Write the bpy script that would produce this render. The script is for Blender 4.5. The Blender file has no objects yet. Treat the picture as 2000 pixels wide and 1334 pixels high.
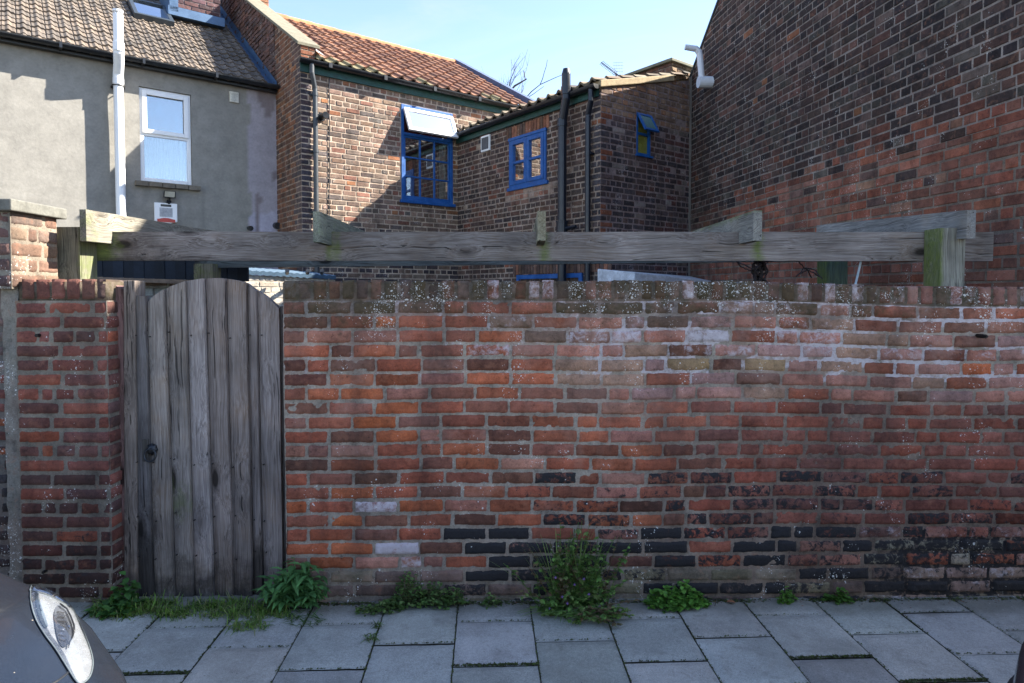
import bpy, bmesh, math, random
import numpy as np
from math import radians as rad, sin, cos, pi
from mathutils import Vector, Matrix, noise as mnoise
from mathutils.bvhtree import BVHTree
random.seed(7); rng = np.random.RandomState(11)
S = bpy.context.scene; COL = S.collection

# ------------------------------------------------------------------ camera
F = 1250.0; CX, CY = 1000.0, 667.0; HOR = 572.0; EYE = 1.63; TILT = rad(2.0)
SHIFT = (CY - HOR) - F*math.tan(TILT)            # pixels left for the lens shift
cam_d = bpy.data.cameras.new('camera'); cam = bpy.data.objects.new('camera', cam_d); COL.objects.link(cam)
cam_d.sensor_width = 36; cam_d.lens = 36*F/2000; cam_d.clip_end = 600; cam_d.clip_start = .02
cam_d.shift_y = -SHIFT/2000
cam.location = (0, 0, EYE); cam.rotation_euler = (pi/2 - TILT, 0, 0)
S.camera = cam
def ray(px, py):
    x = (px-CX)/F; y = -(py-CY-SHIFT)/F
    y = (CY + (-SHIFT*-1)*0 - py)/F - SHIFT/F
    return np.array([x, cos(TILT)+y*sin(TILT), -sin(TILT)+y*cos(TILT)])
def onY(px, py, Y):
    d = ray(px, py); k = Y/d[1]; return np.array([d[0]*k, Y, EYE+d[2]*k])
def onplane(px, py, p0, n):
    d = ray(px, py); o = np.array([0, 0, EYE]); k = np.dot(np.array(p0)-o, n)/np.dot(d, n); return o+d*k
# ------------------------------------------------------------------ light
SUNV = Vector((1.085, .232, .90)).normalized()   # towards the sun
el = math.asin(SUNV.z); az = math.atan2(SUNV.x, SUNV.y)
W = bpy.data.worlds.new('World'); S.world = W; W.use_nodes = True
wn = W.node_tree; bg = wn.nodes['Background']; sk = wn.nodes.new('ShaderNodeTexSky')
sk.sky_type = 'NISHITA'; sk.sun_disc = False; sk.sun_elevation = el; sk.sun_rotation = az
sk.air_density = 1.0; sk.dust_density = .25; sk.ozone_density = 2.6
wb = wn.nodes.new('ShaderNodeMix'); wb.data_type = 'RGBA'; wb.blend_type = 'MULTIPLY'; wb.inputs[0].default_value = 1; wb.inputs[7].default_value = (1.07, .965, .94, 1)
tcw = wn.nodes.new('ShaderNodeTexCoord'); mpw = wn.nodes.new('ShaderNodeMapping'); mpw.inputs['Scale'].default_value = (1.2, 2.2, 5.5); wn.links.new(tcw.outputs['Generated'], mpw.inputs[0])
nzw = wn.nodes.new('ShaderNodeTexNoise'); nzw.inputs['Scale'].default_value = 2.1; nzw.inputs['Detail'].default_value = 7; nzw.inputs['Roughness'].default_value = .62; nzw.inputs['Distortion'].default_value = .7; wn.links.new(mpw.outputs[0], nzw.inputs['Vector'])
mrw = wn.nodes.new('ShaderNodeMapRange'); mrw.interpolation_type = 'SMOOTHSTEP'; mrw.inputs[1].default_value = .47; mrw.inputs[2].default_value = .78; mrw.inputs[4].default_value = .16; wn.links.new(nzw.outputs['Fac'], mrw.inputs[0])
clw = wn.nodes.new('ShaderNodeMix'); clw.data_type = 'RGBA'; clw.inputs[7].default_value = (2.9, 3.0, 3.15, 1); wn.links.new(mrw.outputs[0], clw.inputs[0]); wn.links.new(sk.outputs[0], clw.inputs[6])
wn.links.new(clw.outputs[2], wb.inputs[6]); wn.links.new(wb.outputs[2], bg.inputs[0]); bg.inputs[1].default_value = .095
sd = bpy.data.lights.new('sun', 'SUN'); sd.energy = 5.0; sd.angle = rad(.5); sd.color = (1, .93, .82)
so = bpy.data.objects.new('sun', sd); COL.objects.link(so); so.rotation_euler = SUNV.to_track_quat('Z', 'Y').to_euler()
so.location = (20, 5, 20)
S.view_settings.view_transform = 'Standard'; S.view_settings.look = 'None'; S.view_settings.exposure = 2.13; S.view_settings.gamma = 1

# ------------------------------------------------------------------ helpers
def lin(r, g, b, k=1.0):
    f = lambda c: (c/255/12.92 if c/255 <= .04045 else ((c/255+.055)/1.055)**2.4)*k
    return np.array([f(r), f(g), f(b)])
def tag(o, label=None, cat=None, group=None, kind=None):
    if label: o['label'] = label
    if cat: o['category'] = cat
    if group: o['group'] = group
    if kind: o['kind'] = kind
    return o
def thing(name, label, cat, loc=(0, 0, 0), rz=0, group=None):
    o = bpy.data.objects.new(name, None); COL.objects.link(o); o.location = loc; o.rotation_euler = (0, 0, rz)
    o.empty_display_size = .1
    return tag(o, label, cat, group)
OFF = {}
class MB:
    def __init__(s): s.V = []; s.Fc = []; s.C = []; s.M = []; s.mi = []; s.n = 0
    def add(s, v, f, c=(.5, .5, .5), m=(0, 0, 0), mi=0):
        v = np.asarray(v, float).reshape(-1, 3); k = len(v)
        s.V.append(v); s.Fc += [tuple(i+s.n for i in q) for q in f]; s.mi += [mi]*len(f)
        c = np.asarray(c, float); m = np.asarray(m, float)
        s.C.append(np.broadcast_to(c, (k, 3))); s.M.append(np.broadcast_to(m, (k, 3))); s.n += k
        return s
    def box(s, x0, x1, y0, y1, z0, z1, c=(.5, .5, .5), m=(0, 0, 0), mi=0):
        v = [(x, y, z) for x in (x0, x1) for y in (y0, y1) for z in (z0, z1)]
        return s.add(v, [(0, 1, 3, 2), (4, 6, 7, 5), (0, 4, 5, 1), (2, 3, 7, 6), (0, 2, 6, 4), (1, 5, 7, 3)], c, m, mi)
    def hexa(s, p, c=(.5, .5, .5), m=(0, 0, 0), mi=0):       # 8 points: bottom ring, top ring
        return s.add(p, [(0, 3, 2, 1), (4, 5, 6, 7), (0, 1, 5, 4), (1, 2, 6, 5), (2, 3, 7, 6), (3, 0, 4, 7)], c, m, mi)
    def beam(s, a, b, w, h, up=(0, 0, 1), c=(.5, .5, .5), n=1, mask=None, mi=0, nw=1, jit=0, colf=None):
        a = np.array(a, float); b = np.array(b, float); d = b-a; L = np.linalg.norm(d); d /= L
        up = np.array(up, float); sd_ = np.cross(d, up); sd_ /= np.linalg.norm(sd_); up = np.cross(sd_, d)
        ring = []
        for i in range(nw): ring.append((-.5+i/nw, -.5))
        for i in range(nw): ring.append((.5, -.5+i/nw))
        for i in range(nw): ring.append((.5-i/nw, .5))
        for i in range(nw): ring.append((-.5, .5-i/nw))
        V = []; R = len(ring)
        for k in range(n+1):
            for (x, y) in ring:
                p = a+d*L*k/n+sd_*x*w+up*y*h
                if jit: p = p+np.array(mnoise.noise_vector(Vector(p*3)))*jit
                V.append(p)
        f = [(k*R+i, k*R+(i+1) % R, (k+1)*R+(i+1) % R, (k+1)*R+i) for k in range(n) for i in range(R)]
        f += [tuple(range(R))[::-1], tuple(n*R+i for i in range(R))]
        V = np.array(V); M = np.array([mask(p) for p in V]) if mask else (0, 0, 0)
        return s.add(V, f, np.array([colf(p) for p in V]) if colf else c, M, mi)
    def tube(s, pts, r, n=12, c=(.5, .5, .5), mi=0, cap=True, m=(0, 0, 0)):
        pts = [np.array(p, float) for p in pts]; rs = r if hasattr(r, '__len__') else [r]*len(pts)
        V = []; prev = None
        for i, p in enumerate(pts):
            t = (pts[min(i+1, len(pts)-1)]-pts[max(i-1, 0)]); t /= np.linalg.norm(t)+1e-9
            if prev is None:
                a = np.cross(t, [0, 0, 1]);
                if np.linalg.norm(a) < .1: a = np.cross(t, [1, 0, 0])
            else: a = prev-t*np.dot(prev, t)
            a /= np.linalg.norm(a); prev = a; b = np.cross(t, a)
            for k in range(n):
                q = 2*pi*k/n; V.append(p+(a*cos(q)+b*sin(q))*rs[i])
        f = [(i*n+k, i*n+(k+1) % n, (i+1)*n+(k+1) % n, (i+1)*n+k) for i in range(len(pts)-1) for k in range(n)]
        if cap: f += [tuple(range(n))[::-1], tuple((len(pts)-1)*n+k for k in range(n))]
        return s.add(V, f, c, m, mi)
    def grid(s, fn, nu, nv, c=None, m=None, mi=0, cc=(.5, .5, .5)):
        P = [fn(i/nu, j/nv) for i in range(nu+1) for j in range(nv+1)]
        f = [(i*(nv+1)+j, (i+1)*(nv+1)+j, (i+1)*(nv+1)+j+1, i*(nv+1)+j+1) for i in range(nu) for j in range(nv)]
        C = np.array([c(p) for p in P]) if c else cc
        M = np.array([m(p) for p in P]) if m else (0, 0, 0)
        return s.add(P, f, C, M, mi)
    def poly(s, pts, c=(.5, .5, .5), m=(0, 0, 0), mi=0): return s.add(pts, [tuple(range(len(pts)))], c, m, mi)
    def prism(s, pts, d, c=(.5, .5, .5), mi=0, m=(0, 0, 0)):  # pts polygon extruded by vector d
        pts = [np.array(p, float) for p in pts]; k = len(pts); V = pts+[p+np.array(d) for p in pts]
        f = [tuple(range(k))[::-1], tuple(range(k, 2*k))]+[(i, (i+1) % k, k+(i+1) % k, k+i) for i in range(k)]
        return s.add(V, f, c, m, mi)
    def build(s, name, mats, parent=None, smooth=False, bevel=0, loc=None, label=None, off=None):
        if off is None and parent is not None: off = OFF.get(parent.name)
        me = bpy.data.meshes.new(name); V = np.concatenate(s.V)
        if off is not None: V = V-np.array(off)
        me.from_pydata(V.tolist(), [], s.Fc)
        for nm, dat in (('Col', s.C), ('Mask', s.M)):
            a = me.attributes.new(nm, 'FLOAT_COLOR', 'POINT'); D = np.concatenate(dat)
            a.data.foreach_set('color', np.concatenate([D, np.ones((len(D), 1))], 1).astype(np.float32).ravel())
        mats = mats if isinstance(mats, (list, tuple)) else [mats]
        for q in mats: me.materials.append(q)
        if len(mats) > 1: me.polygons.foreach_set('material_index', s.mi)
        if smooth: me.polygons.foreach_set('use_smooth', [True]*len(me.polygons))
        me.update()
        o = bpy.data.objects.new(name, me); COL.objects.link(o)
        if parent: o.parent = parent
        if off is not None: OFF[o.name] = off
        if loc is not None: o.location = loc
        if bevel:
            b = o.modifiers.new('bevel', 'BEVEL'); b.width = bevel; b.segments = 2; b.limit_method = 'ANGLE'; b.angle_limit = rad(40)
        if label: o['label'] = label
        return o
# ------------------------------------------------------------------ node helper
class NT:
    def __init__(s, name):
        s.m = bpy.data.materials.new(name); s.m.use_nodes = True; s.t = s.m.node_tree
        s.b = s.t.nodes['Principled BSDF']; s.out = s.t.nodes['Material Output']
    def lk(s, a, b):
        if isinstance(a, bpy.types.NodeSocket): s.t.links.new(a, b)
        elif isinstance(a, (tuple, list, np.ndarray)):
            a = list(a); b.default_value = (a+[1])[:4] if len(b.default_value) == 4 else a[:3]
        else:
            b.default_value = a
    def n(s, ty, **k):
        nd = s.t.nodes.new('ShaderNode'+ty)
        for q, v in k.items():
            if q.startswith('_'): s.lk(v, nd.inputs[int(q[1:])] if q[1:].isdigit() else nd.inputs[q[1:].replace('_', ' ')])
            else: setattr(nd, q, v)
        return nd
    def coord(s, scale=(1, 1, 1), kind='Object', rnd=False):
        t = s.n('TexCoord').outputs[kind]
        mp = s.n('Mapping'); s.lk(t, mp.inputs[0]); mp.inputs['Scale'].default_value = scale
        if rnd:
            oi = s.n('ObjectInfo').outputs['Random']; v = s.n('CombineXYZ', _0=s.mul(oi, 37.), _1=s.mul(oi, 91.), _2=s.mul(oi, 53.)).outputs[0]
            s.lk(v, mp.inputs['Location'])
        return mp.outputs[0]
    def noise(s, co, sc, det=4, rough=.55, dist=0):
        q = s.n('TexNoise'); s.lk(co, q.inputs['Vector']); q.inputs['Scale'].default_value = sc
        q.inputs['Detail'].default_value = det; q.inputs['Roughness'].default_value = rough; q.inputs['Distortion'].default_value = dist
        return q.outputs['Fac']
    def math(s, op, a, b=0., clamp=False):
        q = s.n('Math', operation=op, use_clamp=clamp); s.lk(a, q.inputs[0]); s.lk(b, q.inputs[1]); return q.outputs[0]
    def mul(s, a, b): return s.math('MULTIPLY', a, b)
    def addm(s, a, b): return s.math('ADD', a, b)
    def rng(s, a, f0, f1, t0=0., t1=1., sm=False):
        q = s.n('MapRange'); q.clamp = True
        if sm: q.interpolation_type = 'SMOOTHSTEP'
        for i, v in enumerate((a, f0, f1, t0, t1)): s.lk(v, q.inputs[i])
        return q.outputs[0]
    def mix(s, f, a, b, mode='MIX'):
        q = s.n('Mix', data_type='RGBA', blend_type=mode); s.lk(f, q.inputs[0]); s.lk(a, q.inputs[6]); s.lk(b, q.inputs[7]); return q.outputs[2]
    def attr(s, nm):
        return s.n('Attribute', attribute_name=nm)
    def sep(s, c):
        q = s.n('SeparateColor'); s.lk(c, q.inputs[0]); return q.outputs
    def gray(s, v): return s.n('CombineColor', _0=v, _1=v, _2=v).outputs[0]
    def bump(s, h, st=.3, d=.01):
        q = s.n('Bump'); q.inputs['Strength'].default_value = st; q.inputs['Distance'].default_value = d; s.lk(h, q.inputs['Height'])
        s.lk(q.outputs[0], s.b.inputs['Normal'])
    def fin(s, col=None, rough=.8, metal=0., spec=None):
        if col is not None: s.lk(col, s.b.inputs['Base Color'])
        s.lk(rough, s.b.inputs['Roughness']); s.lk(metal, s.b.inputs['Metallic'])
        if spec is not None: s.b.inputs['Specular IOR Level'].default_value = spec
        return s.m

def brick_mat(name, grit=1.0, far=False, lichen=(.62, .62, .6)):
    t = NT(name); co = t.coord(); c = t.attr('Col').outputs['Color']; mk = t.sep(t.attr('Mask').outputs['Color'])
    w, k, l = mk[0], mk[1], mk[2]
    n1 = t.noise(co, 9, 5, .6); n2 = t.noise(co, 34, 5, .65, .4); n3 = t.noise(co, 130, 3, .6); n0 = t.noise(co, 2.2, 3)
    v = t.addm(t.rng(n1, .3, .7, .60, 1.22), t.rng(n2, .3, .7, -.28, .28))
    v = t.mul(v, t.rng(n3, .3, .7, .82, 1.16)); v = t.mul(v, t.rng(n0, .3, .7, .86, 1.12))
    c = t.mix(1., c, t.gray(v), 'MULTIPLY')
    c = t.mix(t.rng(n2, .54, .70, 0, .5), c, lin(80, 54, 44))          # purple-brown clinkery bloom
    c = t.mix(t.rng(t.noise(co, 17, 4, .7), .56, .75, 0, .32), c, lin(168, 118, 92))   # dusty bloom
    nb = t.noise(co, 3.4, 6, .72); c = t.mix(t.mul(t.rng(nb, .42, .66, 0, 1), t.rng(w, .04, .5, .0, .55)), c, lin(190, 156, 142))
    c = t.mix(t.rng(t.noise(co, 1.7, 4, .6), .5, .68, 0, .22), c, lin(96, 66, 56))
    pit = t.rng(t.noise(co, 60, 3, .7), .63, .70)
    c = t.mix(t.mul(pit, .6), c, lin(52, 40, 36))
    stv = t.noise(t.coord((2.6, 2.6, .30)), 1.6, 5, .65, .4); c = t.mix(t.rng(stv, .50, .70, 0, .42), c, lin(52, 44, 42)); c = t.mix(t.rng(stv, .42, .28, 0, .14), c, lin(176, 160, 146))
    # soot / tar
    nt = t.noise(co, 26, 6, .75, .6)
    ft = t.rng(t.math('SUBTRACT', t.addm(k, nt), 1.0), -.035, .06)
    c = t.mix(ft, c, t.mix(n3, (.006, .006, .008), (.03, .028, .03)))
    # white bloom / lime
    nw = t.noise(co, 19, 7, .78, .3)
    fw = t.rng(t.math('SUBTRACT', t.addm(w, nw), 1.0), -.05, .12)
    c = t.mix(t.mul(fw, .82), c, t.mix(n2, lin(165, 155, 158), lin(205, 200, 206)))
    # lichen: dark crust and pale spots
    c = t.mix(t.mul(t.rng(t.addm(l, t.noise(co, 14, 6, .75)), .84, 1.12), .85), c, t.mix(n2, lin(46, 42, 34), lin(84, 74, 50)))
    for sc, th in ((38, .26), (80, .36), (170, .38)):
        vo = t.n('TexVoronoi'); vo.inputs['Scale'].default_value = sc
        nv = t.n('TexNoise'); t.lk(co, nv.inputs['Vector']); nv.inputs['Scale'].default_value = 40
        sh = t.n('VectorMath', operation='MULTIPLY_ADD'); t.lk(nv.outputs['Color'], sh.inputs[0]); sh.inputs[1].default_value = (.02, .02, .02); t.lk(co, sh.inputs[2])
        t.lk(sh.outputs[0], vo.inputs['Vector'])
        sel = t.sep(vo.outputs['Color'])[0]
        on = t.math('GREATER_THAN', t.addm(sel, t.addm(t.mul(l, .62), t.rng(t.noise(co, 4.5, 4, .6),   .38, .62, -.50, .20))), 1.07+(.07 if sc < 50 else 0))
        sp = t.mul(t.rng(vo.outputs['Distance'], th, th-.1), on)
        c = t.mix(t.mul(sp, .85), c, lichen)
    h = t.addm(t.mul(n2, .6), t.addm(t.mul(n3, .5), t.mul(pit, -.8))); t.bump(h, .55*grit, .006)
    r = t.rng(ft, 0, 1, .93, .72)
    return t.fin(c, r, spec=.25)
def wood_mat(name, axis='z', base=(.16, .145, .13), dark=(.05, .043, .04), green=(.15, .19, .03), lite=(.30, .28, .25)):
    t = NT(name); i = 'xyz'.index(axis)
    def sc(al, ac): v = [ac, ac, ac]; v[i] = al; return tuple(v)
    c1 = t.coord((1, 1, 1), rnd=True)
    # knots bend the grain round them
    kc = t.n('Mapping'); t.lk(c1, kc.inputs[0]); kc.inputs['Scale'].default_value = sc(3.0, 7.0)
    vo = t.n('TexVoronoi'); t.lk(kc.outputs[0], vo.inputs['Vector']); vo.inputs['Scale'].default_value = 1.; vo.inputs['Randomness'].default_value = .9
    kd = vo.outputs['Distance']; near = t.rng(kd, .50, .05, 0, 1, True)
    wn_ = t.n('TexNoise'); t.lk(c1, wn_.inputs['Vector']); wn_.inputs['Scale'].default_value = 2.2; wn_.inputs['Detail'].default_value = 2
    wv = t.n('VectorMath', operation='MULTIPLY_ADD'); t.lk(wn_.outputs['Color'], wv.inputs[0]); wv.inputs[1].default_value = (.05, .05, .05); t.lk(c1, wv.inputs[2])
    ad = t.n('VectorMath', operation='ADD'); t.lk(wv.outputs[0], ad.inputs[0]); t.lk(t.n('CombineXYZ', _0=t.mul(near, .035), _1=t.mul(near, .035), _2=t.mul(near, .035)).outputs[0], ad.inputs[1])
    def mp(al, ac):
        q = t.n('Mapping'); t.lk(ad.outputs[0], q.inputs[0]); q.inputs['Scale'].default_value = sc(al, ac); return q.outputs[0]
    g1 = t.noise(mp(1.3, 42), 1, 5, .7, .5); g2 = t.noise(mp(3.5, 150), 1, 4, .65, .2); g3 = t.noise(mp(9, 420), 1, 2, .6); big = t.noise(c1, 2.4, 4)
    ck = t.noise(mp(.9, 70), 1, 3, .5)
    mk = t.sep(t.attr('Mask').outputs['Color']); tint = t.attr('Col').outputs['Color']
    c = t.mix(t.rng(g1, .28, .62), dark, base); c = t.mix(t.rng(t.noise(c1, 3.1, 4, .6), .5, .7, 0, .5), c, (base[0]*1.0, base[1]*.78, base[2]*.55)); c = t.mix(t.rng(g2, .40, .70, 0, .7), c, lite); c = t.mix(t.rng(g3, .3, .7, .28, 0), c, dark)
    c = t.mix(1., c, t.gray(t.rng(big, .3, .7, .66, 1.3)), 'MULTIPLY')
    crack = t.rng(ck, .335, .315); c = t.mix(t.mul(crack, .8), c, (.012, .011, .010))
    kk = t.addm(kd, t.mul(t.math('SUBTRACT', g1, .5), .10)); on = t.math('GREATER_THAN', t.sep(vo.outputs['Color'])[0], .60)
    ring = t.mul(t.rng(kk, .33, .20), on); c = t.mix(t.mul(ring, .45), c, dark); kn = t.mul(t.rng(kk, .19, .12), on); c = t.mix(t.mul(kn, .88), c, (.014, .011, .009))
    c = t.mix(1., c, tint, 'MULTIPLY')
    ng = t.noise(c1, 16, 6, .7); fg = t.rng(t.addm(mk[1], t.mul(t.math('SUBTRACT', t.addm(t.mul(ng, .6), t.mul(g1, .4)), .5), 1.6)), .35, .85)
    c = t.mix(t.mul(fg, .85), c, t.mix(t.rng(g2, .3, .7), (green[0]*.45, green[1]*.5, green[2]), green))
    fd = t.rng(t.addm(mk[2], t.math('SUBTRACT', t.noise(c1, 7, 6, .75), .5)), .3, .7)
    c = t.mix(t.mul(fd, .8), c, (.02, .018, .016))
    t.bump(t.addm(g1, t.addm(t.mul(g2, .7), t.addm(t.mul(kn, -.5), t.mul(crack, -.9)))), .7, .006)
    return t.fin(c, .88, spec=.2)
def plain(name, col, rough=.6, metal=0., var=.25, sc=6., bump=.15, spec=None, coat=0.):
    t = NT(name); co = t.coord(); n = t.noise(co, sc, 5, .65); n2 = t.noise(co, sc*9, 3)
    c = t.mix(1., tuple(col), t.gray(t.mul(t.rng(n, .3, .7, 1-var, 1+var*.5), t.rng(n2, .3, .7, 1-var*.4, 1+var*.3))), 'MULTIPLY')
    t.bump(n2, bump, .003); t.fin(c, t.rng(n, .3, .7, max(rough-.08, .02), rough+.08), metal, spec)
    if coat: t.b.inputs['Coat Weight'].default_value = coat
    return t.m
def colmat(name, rough=.7, sc=14, var=.35, bump=.25, metal=0.):      # takes its colour from the Col attribute
    t = NT(name); co = t.coord(); n = t.noise(co, sc, 6, .7); n2 = t.noise(co, sc*6, 3)
    c = t.mix(1., t.attr('Col').outputs['Color'], t.gray(t.mul(t.rng(n, .3, .7, 1-var, 1+var*.6), t.rng(n2, .3, .7, 1-var*.4, 1+var*.3))), 'MULTIPLY')
    t.bump(t.addm(n, t.mul(n2, .5)), bump, .005); return t.fin(c, rough, metal)
def glass_mat(name, tint=(.05, .08, .1), tr=.5, refl=.35, rough=.02):
    t = NT(name); t.t.nodes.remove(t.b)
    a = t.n('BsdfTransparent'); a.inputs[0].default_value = (*[.55+.45*q for q in (.8, .9, .95)], 1)
    g = t.n('BsdfGlossy'); g.inputs['Roughness'].default_value = rough; g.inputs[0].default_value = (.95, .97, 1, 1)
    co = t.coord(); bp = t.n('Bump'); bp.inputs['Strength'].default_value = .04; bp.inputs['Distance'].default_value = .02
    t.lk(t.noise(co, 3, 2), bp.inputs['Height']); t.lk(bp.outputs[0], g.inputs['Normal'])
    fr = t.n('Fresnel'); fr.inputs[0].default_value = 1.6
    mx = t.n('MixShader'); t.lk(t.rng(fr.outputs[0], 0, .6, refl, 1.), mx.inputs[0]); t.lk(a.outputs[0], mx.inputs[1]); t.lk(g.outputs[0], mx.inputs[2])
    t.lk(mx.outputs[0], t.out.inputs[0]); return t.m

# ------------------------------------------------------------------ brickwork generator
def bond(s0, s1, row, style, bl=.225, r=random):
    """brick lengths along one course"""
    out = []; hd = bl/2
    if style == 'stretch':
        s = s0; first = True; off = (row % 2)
        while s < s1-.01:
            L = (hd if off else bl) if first else (bl if r.random() > (.16 if s < .3 else .30) else hd*r.choice([1, 1, 1.45]))
            L *= r.uniform(.97, 1.03)
            first = False
            out.append((s, min(s+L, s1))); s += L
    else:
        kind = {'english': 'SH', 'mixed': 'SHSFH', 'garden': 'SSSH'}[style]; kd = kind[row % len(kind)]
        s = s0; i = 0
        while s < s1-.01:
            if kd == 'S': L = (hd*1.5 if (i == 0 and row % 4 == 1) else bl)
            elif kd == 'H': L = hd if i != 1 else hd*.62
            else: L = bl if (i+row) % 2 else hd
            if r.random() < .04: L = hd*1.5
            L *= r.uniform(.96, 1.04); out.append((s, min(s+L, s1))); s += L; i += 1
    if len(out) > 1 and out[-1][1]-out[-1][0] < .04:
        a = out.pop(); out[-1] = (out[-1][0], a[1])
    return out
def brickwall(mb, mp, s0, s1, z0, z1, colf, course=.075, style='mixed', holes=(), top=None, gap=.010, prot=.008,
              mortar=(.3, .27, .23), jit=.002, maskf=None, mmask=None, skip=0., res=None, bl=.225, step=.12, rnd=None, mnoise_d=.0, mort_d=0.):
    r = rnd or random.Random(int(abs(s0*100)+abs(z1*77)+5))
    topf = top or (lambda s: z1)
    # mortar backing, a fine sheet with the openings left out
    xs = sorted(set([s0, s1]+[h[0] for h in holes]+[h[1] for h in holes]+list(np.arange(s0, s1, step)[1:])))
    xs = [x for x in xs if s0-1e-6 <= x <= s1+1e-6]
    zs = sorted(set([z0, z1]+[h[2] for h in holes]+[h[3] for h in holes]+list(np.arange(z0, z1, step)[1:])))
    zs = [z for z in zs if z0-1e-6 <= z <= z1+1e-6]
    V = []; idx = {}; Fq = []
    def vid(i, j):
        if (i, j) not in idx:
            s_, z_ = xs[i], min(zs[j], topf(xs[i])); idx[(i, j)] = len(V)
            V.append(mp(s_, z_, mort_d + ((mnoise.noise(Vector((s_*9, z_*9, 3)))+.9*mnoise.noise(Vector((s_*34, z_*34, 3))))*mnoise_d if mnoise_d else 0)))
        return idx[(i, j)]
    for i in range(len(xs)-1):
        for j in range(len(zs)-1):
            cx, cz = (xs[i]+xs[i+1])/2, (zs[j]+zs[j+1])/2
            if any(h[0] < cx < h[1] and h[2] < cz < h[3] for h in holes): continue
            if zs[j] >= max(topf(xs[i]), topf(xs[i+1])): continue
            Fq.append((vid(i, j), vid(i+1, j), vid(i+1, j+1), vid(i, j+1)))
    mb.add(V, Fq, np.array([np.array(mortar(*v) if callable(mortar) else mortar)*r.uniform(.88, 1.12) for v in V]), np.array([mmask(*v) for v in V]) if mmask else (0, 0, 0))
    row = 0; z = z0
    while z < z1-.02:
        zt = z+course
        for (a, b) in bond(s0, s1, row, style, bl, r):
            segs = [(a, b)]
            for h in holes:
                if z+course/2 > h[2] and z+course/2 < h[3]:
                    ns = []
                    for (p, q) in segs:
                        if q <= h[0] or p >= h[1]: ns.append((p, q)); continue
                        if p < h[0]: ns.append((p, h[0]))
                        if q > h[1]: ns.append((h[1], q))
                    segs = ns
            for (p, q) in segs:
                if q-p < .03 or z+course*.4 > topf((p+q)/2): continue
                if skip and r.random() < skip: continue
                p2, q2 = p+gap/2*r.uniform(.6, 1.6), q-gap/2*r.uniform(.6, 1.6)
                za, zb = z+gap/2*r.uniform(.6, 1.5), zt-gap/2*r.uniform(.6, 1.5)
                if p <= s0+1e-6: p2 = p
                if q >= s1-1e-6: q2 = q
                c = colf((p+q)/2, z+course/2, r, row); m = maskf((p+q)/2, z+course/2, r, row) if maskf else (0, 0, 0)
                pr = prot*r.uniform(.5, 1.3)
                if res:
                    brick_hi(mb, mp, p2, q2, za, zb, pr, c, m, r, res, topf)
                else:
                    bv = .006
                    J = lambda: r.uniform(-jit, jit)
                    pts = []
                    for (x_, z_) in ((p2, za), (q2, za), (q2, zb), (p2, zb)):
                        pts.append(mp(x_+J(), min(z_+J(), topf(x_)), -.004))
                    for (x_, z_) in ((p2+bv, za+bv), (q2-bv, za+bv), (q2-bv, zb-bv), (p2+bv, zb-bv)):
                        pts.append(mp(x_+J(), min(z_+J(), topf(x_)), pr+J()))
                    mb.add(pts, [(0, 1, 5, 4), (1, 2, 6, 5), (2, 3, 7, 6), (3, 0, 4, 7), (4, 5, 6, 7)], c, m)
        z = zt; row += 1
def brick_hi(mb, mp, p, q, za, zb, pr, c, m, r, res, topf=None, wear=1.0):
    nx = max(4, int((q-p)/res)); nz = max(4, int((zb-za)/res)); sd = r.uniform(0, 100)
    worn = r.choice([.3, .5, .8, 1.5])*wear
    def fn(a, b):
        x = p+(q-p)*a; z = za+(zb-za)*b
        ex = min(a, 1-a)*(q-p); ez = min(b, 1-b)*(zb-za); e = min(ex, ez)
        rad_ = .0026*(1+.4*worn)
        d = pr
        if e < rad_: d = pr-(rad_-math.sqrt(max(rad_**2-(rad_-e)**2, 0)))*1.1
        ec = max(.010-ex, 0)*max(.010-ez, 0)/.0001
        d -= ec*.003*worn
        nv = mnoise.noise(Vector((x*11+sd, z*14, sd))); n2 = mnoise.noise(Vector((x*42, z*42+sd, 1)))
        n3 = mnoise.noise(Vector((x*100, z*100+sd, 2)))
        d += (.0022*nv+.0013*n2+.0008*n3)*(1+worn)
        if worn > 1: d -= max(0, mnoise.noise(Vector((x*16+sd, z*20+3, 7)))-.22)*.014
        if e < .016: d -= max(0, mnoise.noise(Vector((x*48+sd, z*48, sd*.7)))-.12)*.034*(1-e/.016)*(.5+worn)
        if e <= 1e-9: d = -.006
        ox = (mnoise.noise(Vector((z*30+sd, x*30, 5)))+.6*mnoise.noise(Vector((z*90+sd, x*90, 5))))*.0036; oz = (mnoise.noise(Vector((x*22+sd, z*22, 9)))+.6*mnoise.noise(Vector((x*85+sd, z*85, 9))))*.0036
        z2 = z+oz
        if topf: z2 = min(z2, topf(x))
        return mp(x+ox, z2, d)
    mb.grid(fn, nx, nz, cc=c, m=None)
    mb.M[-1] = np.broadcast_to(np.array(m, float), (mb.M[-1].shape[0], 3))
def pick(r, pal):
    k = r.uniform(0, sum(w for _, w in pal))
    for c, w in pal:
        k -= w
        if k <= 0: break
    v = r.uniform(.66, 1.24); c = np.array(c)*v
    return c*np.array([r.uniform(.94, 1.06), 1, r.uniform(.94, 1.06)])
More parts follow.
